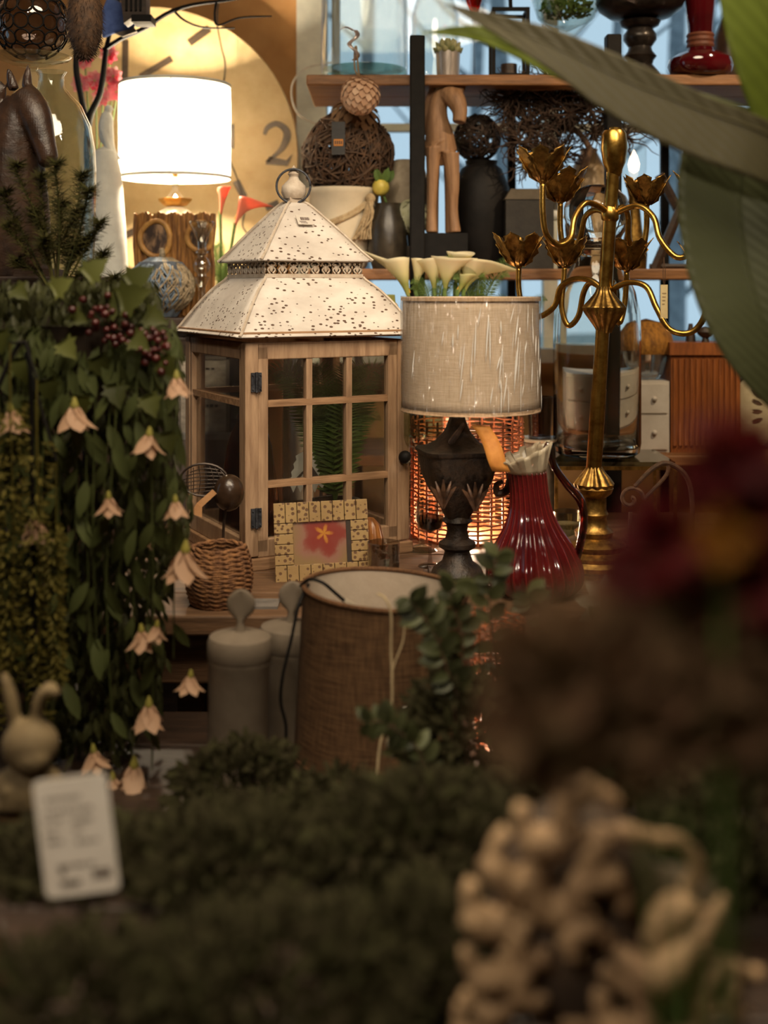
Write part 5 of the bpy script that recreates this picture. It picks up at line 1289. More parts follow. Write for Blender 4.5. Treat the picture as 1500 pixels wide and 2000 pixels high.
# ------------------------------------------------------------------ white calla lilies behind the cream shade
t = Thing('white_calla', 'bunch of cream calla lilies with ferns behind the cream lampshade', 'plant', 875, 2.885, z=Z_TAB)
b0 = t.py
t.m().lat([(0, b0), (34, b0), (40, b0-60), (44, b0-190), (46, b0-200), (42, b0-200), (38, b0-185), (0, b0-180)], segs=36).done('pot', white_ceramic)
cal = gradz('cream_spathe', [(0, C(150, 156, 86)), (.2, C(210, 204, 150)), (.5, C(236, 226, 190)), (1, C(240, 232, 204))], .572, .69, .45, .3)
B = (875, b0-182, 0)
for (x, y, tip, R, H, ang, lean, d, cu) in [(800, 588, 44, 28, 80, PI*.9, (-24, 8), -6, -26), (812, 566, 12, 20, 60, .3, (8, 4), 10, 0), (775, 604, 16, 22, 40, PI*1.05, (-22, -10), -24, 14), (868, 572, 22, 38, 72, -.6, (6, 2), -14, -4), (848, 572, 10, 28, 66, PI*.8, (-4, 4), -6, 0), (905, 572, 42, 40, 66, .15, (24, 2), -18, 16), (890, 560, 18, 30, 66, -1.2, (10, 6), 12, 0), (892, 574, 10, 18, 40, .8, (20, 0), -26, 4)]:
    calla(t, x, y, tip, R, H, cal, ang, lean, d, B, cu, 4.0)
fern(t, 930, 640, 11, 150, .55, seed=5, d=14); fern(t, 850, 640, 8, 130, .45, seed=7, d=10)
fern(t, 1030, 680, 6, 110, .5, seed=15, d=20)
# ------------------------------------------------------------------ things at the table edge and on the low bench
t = Thing('rope_basket', 'round coiled straw rope basket at the table edge below the lantern', 'basket', 428, 2.10, z=Z_TAB)
b0 = t.py; straw = mat('straw_rope', C(150, 104, 62), C(92, 58, 34), .8, scale=90, bump=.8)
n_ = 13
for i in range(n_):
    f = i/(n_-1); y = b0-6-f*104; R = 62*math.sin(PI*(.30+.42*f))**.8
    pts = [(428+R*math.cos(a), y+1.5*math.sin(a*3), R*math.sin(a)) for a in [2*PI*j/48 for j in range(49)]]
    mb = t.m()
    for ph in (0, PI):
        mb.tub([(x+2.6*math.cos(k*.9+ph)*(x-428)/R, y_+2.6*math.sin(k*.9+ph), d) for k, (x, y_, d) in enumerate(pts)], 3.6, 6, sm=0)
    mb.done('coil', straw, sm=180)
t.m().lat([(0, b0), (48, b0), (48, b0-4), (0, b0-4)], segs=28).done('bottom', straw)
t = Thing('wire_wing_insect', 'dark round insect ornament with woven wire wings and a folded tan tag', 'ornament', 432, 2.22, z=Z_TAB)
b0 = t.py; dbz = mat('dark_bronze_wire', C(60, 44, 32), C(36, 26, 20), .45, .3, 50)
t.m().bal(447, 962, (30, 30, 36), 0, 24, 16).done('body', mat('brown_lacquer', C(56, 40, 28), C(36, 26, 18), .25))
mb = t.m(); ring = [(398+44*math.cos(a)+14*math.sin(a), 938-30*math.sin(a)+10*math.cos(a), 4) for a in [2*PI*j/24 for j in range(25)]]
mb.tub(ring, 2.4, 6, sm=0)
for k in range(7):
    f = (k+1)/8*2-1; x0 = 398+42*f; w = 28*math.sqrt(1-f*f); mb.tub([(x0, 938-w, 4), (x0+10*f+6, 938, 2), (x0, 938+w, 4)], 1.1, 5); 
    mb.tub([(398-42*math.sqrt(1-f*f), 938+28*f+6, 4), (398, 938+30*f, 2), (398+42*math.sqrt(1-f*f), 938+26*f, 4)], 1.1, 5)
mb.done('wing', dbz)
mb = t.m(); mb.tub([(440, 996, 0), (436, 1040, 2), (434, b0, 0)], 3, 6); mb.lat([(26, b0), (26, b0-4), (0, b0-4)], x=434, segs=20); mb.done('stand', dbz)
t.m().pri([(390, 976), (420, 950), (428, 958), (400, 984)], -34, -33).pri([(384, 986), (390, 976), (400, 984), (400, 1004), (384, 998)], -35, -34).done('folded_tag', mat('tan_card', C(190, 142, 96), C(170, 122, 78), .7), sm=0)
t = Thing('slate_tray', 'grey slate tray under the corner of the lantern', 'tray', 508, 2.09, z=Z_TAB)
t.m().bx(470, t.py-5, 545, t.py, -30, 30).done('tray', mat('slate', C(120, 114, 108), C(90, 86, 82), .5))

grey_paint = mat('chalk_grey_paint', C(120, 107, 92), C(102, 90, 76), .75, scale=16, bump=.1)
def canister(label, cx, D, ytop, hw, tilt):
    t = Thing('canister', label, 'canister', cx, D, z=Z_LOW, lean=tilt, group='chalk-painted canisters'); b0 = t.py
    s = hw/66.0; yl = ytop+92*s
    t.m().lat([(0, b0), (hw*.94, b0), (hw*.96, yl+60), (hw, yl+52), (hw, yl+46), (hw*.96, yl+46), (0, yl+46)], segs=40).done('body', grey_paint)
    lid = t.m().lat([(0, yl+46), (hw*1.0, yl+46), (hw*1.03, yl+40), (hw*1.03, yl+14), (hw*.96, yl+4), (hw*.6, yl-4), (0, yl-8)], segs=40).done('lid', grey_paint)
    mb = t.m(); hk = [(0, 0), (8, 0), (13, 2), (20, 8), (28, 18), (30, 30), (27, 44), (18, 54), (9, 62), (8, 70), (12, 84), (22, 98)]
    g = []
    for w, y in hk: g.append([t.L(cx+w*s*math.cos(a), ytop+y*s, (7+5*(y/98)**3*2)*s*math.sin(a)*(1 if w else 0)) for a in [2*PI*j/24 for j in range(24)]])
    mb.surf(g, True); mb.done('paddle_knob', grey_paint, lid, sm=60)
canister('front chalk-grey canister with a flat paddle knob, left of the burlap shade', 462, 1.74, 1152, 62, 1.5)
canister('second chalk-grey canister half hidden behind the burlap shade edge', 556, 1.86, 1136, 60, 3)

# burlap lampshade standing on the bench, with its cords
t = Thing('burlap_lampshade', 'large bare brown burlap lampshade standing on the low bench', 'lampshade', 752, 1.83, z=Z_LOW, tilt=0)
b0 = t.py; burl = weave('brown_burlap', C(100, 74, 50), C(66, 46, 30), 380, .85, .6)
lining = mat('white_lining', C(200, 184, 164), C(184, 166, 146), .8, scale=20)
yt = 1150; mb = t.m()
def ell(R, y, n=64, til=0): return [t.L(752+R*math.cos(2*PI*j/n), y+til*math.cos(2*PI*j/n), R*math.sin(2*PI*j/n)) for j in range(n)]
mb.surf([ell(178+(160-178)*i/8, b0+(yt-b0)*i/8, til=10*i/8) for i in range(9)], True); out_ = mb.done('outer_cloth', burl, sm=180)
mb = t.m(); mb.surf([ell(174+(156-174)*i/8, b0+(yt-b0)*i/8, til=10*i/8) for i in range(9)], True); mb.done('lining', lining, sm=180)
t.m().tub([(752+159*math.cos(a), yt+10*math.cos(a), 159*math.sin(a)) for a in [2*PI*j/64 for j in range(65)]], 5, 8, sm=0).done('rim', weave('burlap_rim', C(108, 76, 50), C(74, 50, 32), 300), sm=180)
t.m().tub([(752+176*math.cos(a), b0-4, 176*math.sin(a)) for a in [2*PI*j/64 for j in range(65)]], 4, 8, sm=0).done('lower_rim', MATS['burlap_rim'], sm=180)
t.m().lat([(13, 0), (15, 0)], segs=4).done('label_clip', mat('clip_silver', C(190, 184, 176), None, .2, 1.0)) if False else None
g_ = t.m(); g_.bal(788, 1328, (12, 3, 11), -172, 18, 8); g_.done('metal_eyelet', mat('eyelet_metal', C(190, 184, 176), C(60, 56, 52), .2, 1.0, 60))
t = Thing('power_cable', 'black electric cord with a plug draped over the burlap lampshade rim', 'cord', 600, 1.83, z=Z_LOW)
b0 = t.py
t.m().tub([(676, 1168, -30), (655, 1148, -35), (632, 1128, -40), (606, 1124, -30), (588, 1140, -20)], 3.2, 8).tub([(604, 1136, -22), (588, 1165, -60), (574, 1230, -75), (560, 1290, -86), (556, 1340, -88), (566, 1390, -86), (562, b0-3, -95)], 3.2, 8).done('cord', black_metal)
t.m().tub([(672, 1166, -30), (690, 1178, -26), (700, 1186, -24)], [7, 8, 6], 8).done('plug', mat('clear_plug', C(176, 164, 146), None, .3))
t = Thing('pull_string', 'thin white string with a bulb switch hanging down the burlap lampshade', 'string', 760, 1.60, py=1490)
stm = mat('cream_string', C(190, 168, 130), None, .8)
t.m().tub([(738, 1176, 60), (752, 1180, 42), (764, 1210, 38), (764, 1280, 36), (766, 1330, 30), (764, 1400, 24), (745, 1450, 18), (738, 1500, 10), (737, 1560, 6)], 2.4, 6).tub([(790, 1216, 44), (788, 1262, 40), (770, 1310, 34), (764, 1345, 30)], 1.6, 6).done('string', stm)
t.m().tub([(766, 1440, 14), (766, 1456, 14), (768, 1485, 14)], [6, 14, 6], 10).done('switch', mat('cream_switch', C(150, 136, 112), None, .4))

# ------------------------------------------------------------------ shrubs
def shrub(name, label, cx, D, zz, ytop, hw, n, m_, leaf, seed, pot=True, cat='plant', group='dark leafy shrubs in front', dens=1.0, depth=None, ybase=None):
    t = Thing(name, label, cat, cx, D, z=zz, group=group); b0 = t.py; rnd = random.Random(seed); dp = depth or hw*.8
    ph = min(120, (b0-ytop)*.3)
    t.m().lat([(0, b0), (hw*.35, b0), (hw*.45, b0-ph), (hw*.48, b0-ph-4), (hw*.42, b0-ph-4), (0, b0-ph+6)], segs=28).done('pot', terracotta)
    yc = (ytop+b0-ph*.6)/2; hh = (b0-ph*.6-ytop)/2
    st = t.m()
    for k in range(14):
        a = 2*PI*k/14; st.tub([(cx, b0-ph, 0), (cx+hw*.4*math.cos(a), yc+hh*.3, dp*.4*math.sin(a)), (cx+hw*.8*math.cos(a), yc-hh*.5*rnd.uniform(0, 1.4), dp*.8*math.sin(a))], [3, 1.2], 5, sm=4)
    st.done('stems', twig_brown, kind='stuff')
    mb = t.m()
    for k in range(n):
        v = Vector((rnd.gauss(0, 1), rnd.gauss(0, 1), rnd.gauss(0, 1))).normalized(); r = rnd.uniform(.55, 1.0)*(1+.18*math.sin(v.x*7+seed)*math.cos(v.z*6))
        p = Vector(t.L(cx+v.x*hw*r, yc-v.z*hh*r, v.y*dp*r)); dv = v+Vector((rnd.uniform(-.8, .8), rnd.uniform(-.8, .8), rnd.uniform(-.6, .8)))
        s = leaf*rnd.uniform(.6, 1.25)*t.U; mb.leaf(p, dv, Vector((rnd.uniform(-.6, .6), -1, rnd.uniform(0, 1))), s, s*.55, .2, .25, 2)
    mb.done('foliage', m_, kind='stuff', sm=0)
    return t
sh2 = leafm('privet_leaf', [C(60, 64, 38), C(72, 76, 46), C(52, 54, 34), C(90, 94, 60)], .45, .3)
shrub('boxwood_shrub', 'low boxwood shrub below the chalk-grey canisters', 470, 1.50, Z_LOW, 1455, 135, 1500, foliage_dark, 24, 1)
shrub('boxwood_shrub', 'low boxwood shrub in front of the burlap lampshade', 650, 1.42, Z_LOW, 1515, 130, 1500, foliage_dark, 24, 2)
shrub('privet_shrub', 'taller small-leaved shrub at the right edge of the burlap lampshade', 905, 1.48, Z_LOW, 1310, 120, 1300, foliage_dark, 30, 3)
shrub('boxwood_shrub', 'wide dark shrub right of the burlap lampshade, below the red jug', 1130, 1.50, Z_LOW, 1250, 165, 2400, foliage_dark, 28, 4)
shrub('boxwood_shrub', 'near dark shrub under the blurred white tag', 150, 1.12, Z_BEN, 1640, 190, 1700, foliage_dark, 34, 5)
shrub('boxwood_shrub', 'near dark shrub at the bottom centre of the picture', 470, 1.06, Z_BEN, 1600, 220, 2000, foliage_dark, 36, 6)
shrub('boxwood_shrub', 'near dark shrub between the bottom centre and the carved ornament', 800, 1.08, Z_BEN, 1540, 210, 2000, foliage_dark, 36, 7)
shrub('boxwood_shrub', 'near dark shrub behind the blurred carved ornament', 1180, 1.10, Z_BEN, 1480, 240, 2200, foliage_dark, 36, 8)
shrub('boxwood_shrub', 'near dark shrub in the lower corner beyond the carved ornament', 1480, 1.02, Z_BEN, 1440, 180, 1600, foliage_dark, 36, 9)

shrub('boxwood_shrub', 'closest dark shrub in the lower left corner, under the plant card', 190, .80, Z_BEN, 1850, 260, 1500, foliage_dark, 44, 15)
shrub('boxwood_shrub', 'closest dark shrub at the bottom middle edge of the picture', 560, .78, Z_BEN, 1790, 270, 1600, foliage_dark, 44, 16)
shrub('boxwood_shrub', 'closest dark shrub beside the foot of the carved ornament', 830, .84, Z_BEN, 1750, 200, 1500, foliage_dark, 42, 17)
# leafy sprays reaching up in front of the shade and jug, each leaf its own part
def spray(label, pts, D, n, leaf, seed, m_, name='leafy_branch', base_z=Z_LOW, pot=None):
    x0, y0 = pts[0][:2]; t = Thing(name, label, 'plant', x0, D, z=base_z, group='leafy sprays in front'); rnd = random.Random(seed)
    sp = smooth([(x0, t.py, 0)]+[(p[0], p[1], p[2] if len(p) > 2 else 0) for p in pts], 8)
    t.m().tub(sp, [3, 1], 6, sm=0).done('stem', twig_brown)
    L_ = len(sp); st = int(L_*.25)
    for k in range(n):
        i = min(L_-2, int(st+(L_-st)*(k/n))); p = Vector(t.L(*sp[i])); dv = Vector(t.L(*sp[i+1]))-p; dv.normalize()
        side = dv.cross(Vector((0, -1, 0))).normalized()*(1 if k % 2 else -1)
        s = leaf*rnd.uniform(.7, 1.2)*t.U; mb = t.m()
        mb.leaf(p, side+dv*rnd.uniform(.1, .9)+Vector((0, rnd.uniform(-.7, .3), rnd.uniform(-.3, .5))), Vector((rnd.uniform(-.4, .4), -1, rnd.uniform(0, .8))), s, s*.6, .25, .25, 4); mb.done('leaf', m_, sm=180)
    return t
spray('leafy branch crossing the right rim of the burlap lampshade', [(900, 1400), (870, 1300), (850, 1240), (815, 1190), (800, 1170)], 1.46, 26, 46, 1, sh2)
spray('second leafy branch over the burlap lampshade, leaning to the urn lamp', [(915, 1420), (905, 1320), (900, 1230), (880, 1170), (890, 1140)], 1.50, 24, 44, 2, sh2)
spray('leafy branch in front of the urn lamp foot', [(980, 1420), (965, 1290), (955, 1180), (965, 1110), (975, 1080)], 1.52, 22, 42, 3, sh2)
spray('leafy branch in front of the red jug belly', [(1060, 1420), (1075, 1300), (1060, 1220), (1035, 1180), (1030, 1165)], 1.52, 24, 42, 4, sh2)
spray('leafy branch below the brass candelabra foot', [(1160, 1420), (1190, 1310), (1180, 1230), (1200, 1190), (1225, 1185)], 1.50, 24, 46, 5, sh2)
spray('low leafy branch in front of the burlap lampshade middle', [(850, 1560), (820, 1470), (780, 1430), (745, 1410), (715, 1412)], 1.40, 22, 42, 6, sh2)
t = Thing('white_bloom', 'single white petalled bloom below the brass candelabra foot', 'flower', 1195, 1.62, z=Z_LOW, group=None)
hrt = t.m().bal(1180, 1178, 12, -3, 12, 8).done('heart', twig_brown)
wp = leafm('white_petal', [C(176, 166, 146), C(158, 148, 126)], .6, .3)
for k in range(9):
    a = 2*PI*k/9+.2; mb = t.m(); mb.leaf(t.L(1180+9*math.cos(a), 1178-9*math.sin(a), -2), Vector((math.cos(a), -.3, math.sin(a))), Vector((0, -1, 0)), 48*t.U, 26*t.U, .2, .3, 5); mb.done('petal', wp, hrt, sm=180)
t.m().tub([(1195, t.py, 0), (1190, 1300, 0), (1180, 1180, 2)], 3, 6).done('stem', stem_green, hrt)

# ------------------------------------------------------------------ trailing flowering plant on the left
IVY = [(0, 0), (.30, .06), (.42, .0), (.36, .22), (.56, .34), (.34, .46), (.30, .66), (.14, .82), (0, 1.05)]
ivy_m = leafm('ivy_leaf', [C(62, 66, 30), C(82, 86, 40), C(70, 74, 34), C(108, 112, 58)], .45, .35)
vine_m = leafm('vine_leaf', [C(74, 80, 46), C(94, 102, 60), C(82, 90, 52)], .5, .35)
petal_m = gradz('cream_petal', [(0, C(194, 164, 138)), (1, C(188, 152, 124))], -.05, .05, .6, .3)
def trailing():
    t = Thing('trailing_plant', 'tall trailing plant with hanging cream-pink flowers and ivy leaves', 'plant', 175, 1.80, z=Z_LOW)
    b0 = t.py; rnd = random.Random(77)
    t.m().lat([(0, b0), (60, b0), (56, b0-14), (16, b0-30), (14, 820), (60, 800), (64, 790), (0, 790)], segs=24).done('plant_stand', dark_wood)
    t.m().lat([(0, 790), (70, 790), (92, 640), (96, 634), (88, 634), (0, 650)], segs=32).done('pot', terracotta)
    # dense inner leaf mass
    mb = t.m()
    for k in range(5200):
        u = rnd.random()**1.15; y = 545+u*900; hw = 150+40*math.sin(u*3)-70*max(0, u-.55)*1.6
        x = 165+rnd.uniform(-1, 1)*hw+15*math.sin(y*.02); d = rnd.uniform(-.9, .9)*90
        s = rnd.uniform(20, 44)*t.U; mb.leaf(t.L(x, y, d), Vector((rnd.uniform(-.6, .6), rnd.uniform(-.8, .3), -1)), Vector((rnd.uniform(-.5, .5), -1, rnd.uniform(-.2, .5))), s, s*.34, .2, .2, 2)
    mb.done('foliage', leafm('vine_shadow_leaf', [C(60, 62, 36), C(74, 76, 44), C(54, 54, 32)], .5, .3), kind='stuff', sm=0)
    # hanging vines with single leaves
    for k in range(22):
        x = 20+k*16+rnd.uniform(-6, 6); L_ = rnd.uniform(520, 860)*(1.0 if x < 330 else .75); pts = smooth([(175+(x-175)*.5, 640, -20), (x, 650, -70), (x+rnd.uniform(-8, 8), 760, -95+rnd.uniform(-15, 15)), (x+rnd.uniform(-14, 14), 620+L_*.6, -100+rnd.uniform(-15, 15)), (x+rnd.uniform(-16, 16), 620+L_, -95)], 6)
        vine = t.m().tub(pts, 1.5, 5, sm=0).done('vine', vine_m)
        for j in range(4, len(pts)-1, 2):
            p = Vector(t.L(*pts[j])); s = rnd.uniform(44, 74)*t.U; sg = 1 if j % 4 else -1
            mb = t.m(); mb.leaf(p, Vector((sg*rnd.uniform(.1, .7), rnd.uniform(-.5, .1), -1)), Vector((rnd.uniform(-.5, .5), -1, rnd.uniform(0, .4))), s, s*.36, .25, .2, 4); mb.done('leaf', vine_m, vine, sm=180)
    # ivy leaves over the shoulder
    for (x, y, s, a) in [(75, 690, 66, 2.9), (160, 612, 52, 1.9), (150, 660, 60, 2.4), (230, 600, 70, 1.4), (270, 560, 80, .9), (255, 590, 90, 1.2), (335, 690, 60, 2.6), (60, 560, 50, 2.2), (210, 690, 62, 2.7), (120, 730, 60, 2.9), (95, 770, 64, 3.1), (245, 740, 66, 2.8), (190, 760, 56, 3.2), (310, 760, 60, 2.7), (130, 570, 60, 1.0), (195, 545, 70, .8), (300, 610, 64, 1.9), (30, 640, 60, 3.0), (345, 830, 54, 2.9), (280, 650, 60, 2.2)]:
        mb = t.m(); s *= .78; mb.outline_leaf(t.L(x, y, -112+rnd.uniform(-10, 20)), Vector((math.sin(a), rnd.uniform(-.5, .1), math.cos(a))), Vector((rnd.uniform(-.3, .3), -1, .3)), s*t.U, IVY); mb.done('ivy_leaf', ivy_m, sm=180)
    # hanging flowers
    for (x, y, s, rot) in [(62, 806, 74, .35), (180, 800, 80, 0), (318, 848, 66, -.3), (368, 742, 62, .1), (105, 1006, 78, .1), (243, 962, 56, .2), (384, 1068, 92, -.35), (366, 968, 54, .2), (303, 1208, 60, .15), (332, 1196, 46, -.3), (394, 1290, 54, -.3), (317, 1348, 74, 0), (215, 1430, 60, .3), (290, 1462, 84, -.1), (250, 1480, 60, .2)]:
        d = -132; dim = y > 1400
        fl = t.m().tub([(x-s*.05*rot, y-s*.46, d), (x, y-s*.25, d), (x, y-s*.1, d)], [2.5, s*.10, s*.05], 8).done('flower', mat('calyx', C(150, 140, 60), C(120, 116, 52), .6))
        for k in range(6):
            a = 2*PI*k/6+rot*3; mb = t.m(); w_ = rnd.uniform(.35, .75); dv = Vector((math.cos(a)*w_+rot*.5, math.sin(a)*w_, -1.0))
            mb.leaf(t.L(x, y-s*.30, d), dv, Vector((math.cos(a), math.sin(a), .4)), s*.80*t.U, s*.46*t.U, -.30, -.15, 5); mb.done('petal', petal_m, fl, sm=180)
    # dark red berries
    bm = mat('dark_berry', C(84, 26, 24), C(52, 16, 16), .35)
    stem = t.m().tub([(200, 600, -80), (240, 630, -105), (300, 660, -110), (350, 690, -105)], 2, 6).done('berry_stalk', twig_brown)
    for k in range(70):
        f = rnd.random(); t.m().bal(196+f*150+rnd.gauss(0, 12), 608+f*72+rnd.gauss(0, 20), rnd.uniform(5, 8.5), -112+rnd.uniform(-14, 14), 8, 6).done('berry', bm, stem)
trailing()
# moss strings at the far left
t = Thing('moss_garland', 'yellow-green moss garland trailing at the picture edge', 'garland', 45, 1.66, z=Z_LOW)
rnd = random.Random(31); b0 = t.py
mossm = leafm('moss', [C(86, 80, 34), C(108, 98, 44), C(70, 66, 30)], .7, .3)
for (x, y0, y1, w) in ((20, 790, 1330, 26), (72, 860, 1420, 24), (110, 1020, 1330, 16), (-14, 900, 1420, 24)):
    mb = t.m(); mb.tub([(x, y0-120, 0), (x, y0, 0), (x+6, (y0+y1)/2, 0), (x, y1, 0)], 2, 5)
    for k in range(420):
        y = rnd.uniform(y0, y1); a = rnd.uniform(0, 6.28); r = w*math.sqrt(rnd.random())*(1.1-.5*(y-y0)/(y1-y0)); s = rnd.uniform(10, 20)*t.U
        mb.leaf(t.L(x+r*math.cos(a)+6*math.sin(y*.01), y, r*math.sin(a)), Vector((math.cos(a), math.sin(a), rnd.uniform(-1, .3))), Vector((0, -1, .3)), s, s*.4, .2, .2, 2)
    mb.done('strand', mossm, kind='stuff', sm=0)
t.m().tub([(45, b0, 60), (45, 900, 60), (40, 670, 30), (-14, 780, 0)], 5, 8).tub([(40, 670, 30), (20, 670, 0)], 3, 6, sm=0).tub([(40, 670, 30), (72, 740, 0)], 3, 6, sm=0).tub([(40, 690, 30), (110, 900, 0)], 3, 6, sm=0).lat([(60, b0), (60, b0-8), (0, b0-8)], x=45, d=60, segs=20).done('hanging_stand', black_metal)
# spiky asparagus fern over the trailing plant
t = Thing('asparagus_fern', 'spiky dark needle-leaved plant in a pot above the trailing flowers', 'plant', 110, 2.08, z=Z_LOW)
b0 = t.py; rnd = random.Random(13)
t.m().lat([(0, b0), (50, b0), (46, b0-12), (14, b0-24), (14, 700), (50, 690), (0, 688)], segs=24).done('pedestal', dark_wood)
t.m().lat([(0, 688), (56, 688), (76, 590), (80, 584), (72, 584), (0, 600)], segs=28).done('pot', terracotta)
ned = leafm('needle', [C(46, 50, 26), C(66, 66, 32), C(84, 80, 40), C(54, 44, 26)], .6, .2)
for i, (x, y) in enumerate([(40, 330), (80, 350), (120, 330), (150, 345), (180, 380), (195, 440), (205, 500), (150, 420), (110, 400), (60, 420), (20, 440), (180, 530), (130, 480), (90, 470), (30, 510), (165, 470), (5, 380), (220, 545)]):
    mb = t.m(); d = rnd.uniform(-45, 30); pts = smooth([(110, 590, 0), ((110+x)/2+rnd.uniform(-15, 15), (590+y)/2-20, d*.5), (x, y+10, d), (x+6, y-6, d-4)], 7); mb.tub(pts, [2.4, 1], 5, sm=0)
    for j in range(6, len(pts)-1):
        for q_ in range(26):
            a = rnd.uniform(0, 6.28); p = Vector(t.L(*pts[j])).lerp(Vector(t.L(*pts[j+1])), rnd.random()); v = Vector((math.cos(a), math.sin(a)*.8, rnd.uniform(-.3, .9))); mb.tube([p, p+v*rnd.uniform(12, 26)*t.U], [.75*t.U, .25*t.U], 3)
    mb.done('frond', ned, kind='stuff', sm=0)

# ------------------------------------------------------------------ bunny, tag, card
t = Thing('wooden_crate', 'dark wooden crate under the blurred rabbit figure', 'crate', 30, 1.34, z=Z_LOW)
b0 = t.py
for k in range(3): t.m().bx(-110, 1575+k*76, 112, 1575+k*76+70, -66, -58).done('slat', dark_wood)
for sx in (-104, 106): t.m().bx(sx-6, 1575, sx+6, b0, -58, 110).done('side', dark_wood)
t.m().bx(-112, 1568, 114, 1577, -68, 112).done('lid', wood('crate_lid', C(110, 80, 50), C(78, 54, 34), 'x', 10))
t = Thing('rabbit_figure', 'blurred tan rabbit figure with one bent ear', 'figurine', 56, 1.32, py=1570)
mb = t.m(); stone = mat('tan_stone', C(126, 108, 76), C(102, 86, 60), .8, scale=18)
mb.bal(56, 1540, (72, 50, 52), 0, 18, 12); mb.bal(62, 1450, (56, 50, 50), -10, 20, 14); mb.bal(72, 1468, (38, 30, 30), -34, 14, 10)
mb.tub([(32, 1420, -4), (24, 1370, -4), (12, 1325, -4), (6, 1312, -4)], [18, 24, 18, 6], 10, flat=.5); mb.tub([(70, 1416, -4), (78, 1368, -4), (96, 1342, -6), (112, 1350, -10), (112, 1362, -10)], [18, 22, 20, 14, 6], 10, flat=.6)
mb.tub([(30, 1560, -40), (28, 1520, -44)], [16, 12], 8, sm=2); mb.tub([(88, 1560, -40), (86, 1520, -44)], [16, 12], 8, sm=2)
mb.bx(-16, 1556, 128, 1570, -46, 46)
mb.done('rabbit', stone, mods=REMESH(.004))
t = Thing('white_label', 'blurred white rounded plant label with grey print hanging among dark leaves', 'label', 162, 1.00, py=1745, lean=-7)
pl = []
for cx_, cy_, a0 in ((222, 1733, -PI/2), (222, 1530, 0), (104, 1530, PI/2), (104, 1733, PI)):
    for k in range(6): a = a0+PI/2*k/5; pl.append((cx_+14*math.cos(a), cy_-14*math.sin(a)))
t.m().pri(pl, -1, 1).done('card', mat('label_white', C(236, 228, 216), C(224, 214, 200), .5, scale=12), sm=0)
mb = t.m(); rnd = random.Random(19)
for (y, x0, x1) in ((1556, 112, 180), (1580, 108, 200), (1598, 104, 140), (1602, 158, 200), (1622, 104, 130), (1622, 160, 178), (1640, 104, 138), (1644, 162, 205), (1688, 120, 196)):
    x = x0
    while x < x1: w = rnd.uniform(4, 11); mb.bx(x, y-4, min(x1, x+w), y+3, -1.8, -.9); x += w+rnd.uniform(2, 5)
mb.bal(128, 1696, (7, 1.2, 9), -1, 10, 8); mb.bx(186, 1700, 222, 1718, -1.8, -.9); mb.bx(122, 1716, 160, 1728, -1.8, -.9); mb.done('print', mat('label_print', C(120, 108, 98), None, .8))
t.m().tub([(160, 1540, 1), (150, 1500, 20), (150, 1560, 60), (150, 1900, 80), (150, 2080, 90)], 2.2, 6).done('plastic_stake', dark_wood)
t = Thing('plant_card', 'blurred printed plant card at the lower left picture edge', 'card', 0, .86, z=Z_BEN, lean=-11)
b0 = t.py
t.m().bx(-60, 1800, 46, 1990, -1, 1).done('card', mat('card_photo', C(120, 66, 44), C(52, 40, 26), .5, scale=22))
t.m().bx(38, 1800, 48, 1990, -1.8, -.6).done('edge', mat('card_edge', C(150, 140, 128), None, .6)); t.m().bx(-60, 1955, 40, 1990, -1.8, -.6).done('caption_band', mat('card_blue', C(96, 108, 108), C(150, 130, 70), .6, scale=40))
t.m().bx(-16, 1985, -4, b0, -1, 1).done('stake', white_trim)

# ------------------------------------------------------------------ carved ornament, lower right
t = Thing('carved_ornament', 'blurred tan carved stone ornament of curled leaves and roses', 'ornament', 1190, .80, z=Z_BEN)
b0 = t.py; carv = mat('carved_tan', C(168, 138, 102), C(112, 86, 60), .75, scale=20, bump=.5)
t.m().lat([(0, b0), (150, b0), (150, b0-30), (110, b0-50), (120, 1950), (0, 1940)], segs=36).done('foot', carv)
base_ = t.m(); base_.bal(1130, 1800, (180, 130, 230), 30, 24, 16); base_.bal(1330, 1860, (120, 100, 150), 40, 20, 12); core = base_.done('core', mat('carved_gap_shade', C(64, 48, 32), C(44, 32, 22), .8, scale=18), mods=REMESH(.006))  # core coloured darker to paint in the shade between the curls
rnd = random.Random(41)
def curl(x, y, d, R, a0, turns, w, sq=1.0):
    pts = []
    for j in range(22):
        f = j/21; a = a0+turns*2*PI*f; r = R*(1-.78*f); pts.append((x+r*math.cos(a), y-r*math.sin(a)*sq, d-12*f))
    t.m().tub(pts, [w*.5, w, w*.9, w*.7, w*.4], 10, sm=0).done('carved_curl', carv, sm=180)
for (x, y, R, a0, tn, w) in [(1060, 1560, 48, 2.6, 1.0, 24), (1120, 1545, 54, .3, .9, 22), (1010, 1640, 54, 2.0, .9, 24), (1085, 1690, 62, 1.4, 1.1, 26), (965, 1730, 50, 2.4, .9, 24), (1140, 1700, 50, -.4, 1.0, 22), (1180, 1640, 60, .8, .9, 20), (960, 1830, 46, 2.8, .9, 22), (1040, 1800, 46, 1.2, 1.0, 20), (1120, 1790, 42, 0, .9, 20), (960, 1900, 44, 3.2, .8, 22), (1040, 1880, 46, 1.0, .9, 20), (1240, 1810, 70, 3.4, .9, 30), (1300, 1790, 60, .2, .8, 26), (1210, 1900, 52, 2.6, .8, 26), (1380, 1900, 54, .6, .9, 24), (1310, 1940, 50, 3.0, .9, 22), (1440, 1920, 46, 1.0, .8, 22), (940, 1960, 44, 2.4, .8, 20)]:
    curl(x, y, -118+rnd.uniform(-14, 24)+abs(x-1150)*.25, R*1.2, a0, tn*.8, w*1.35)
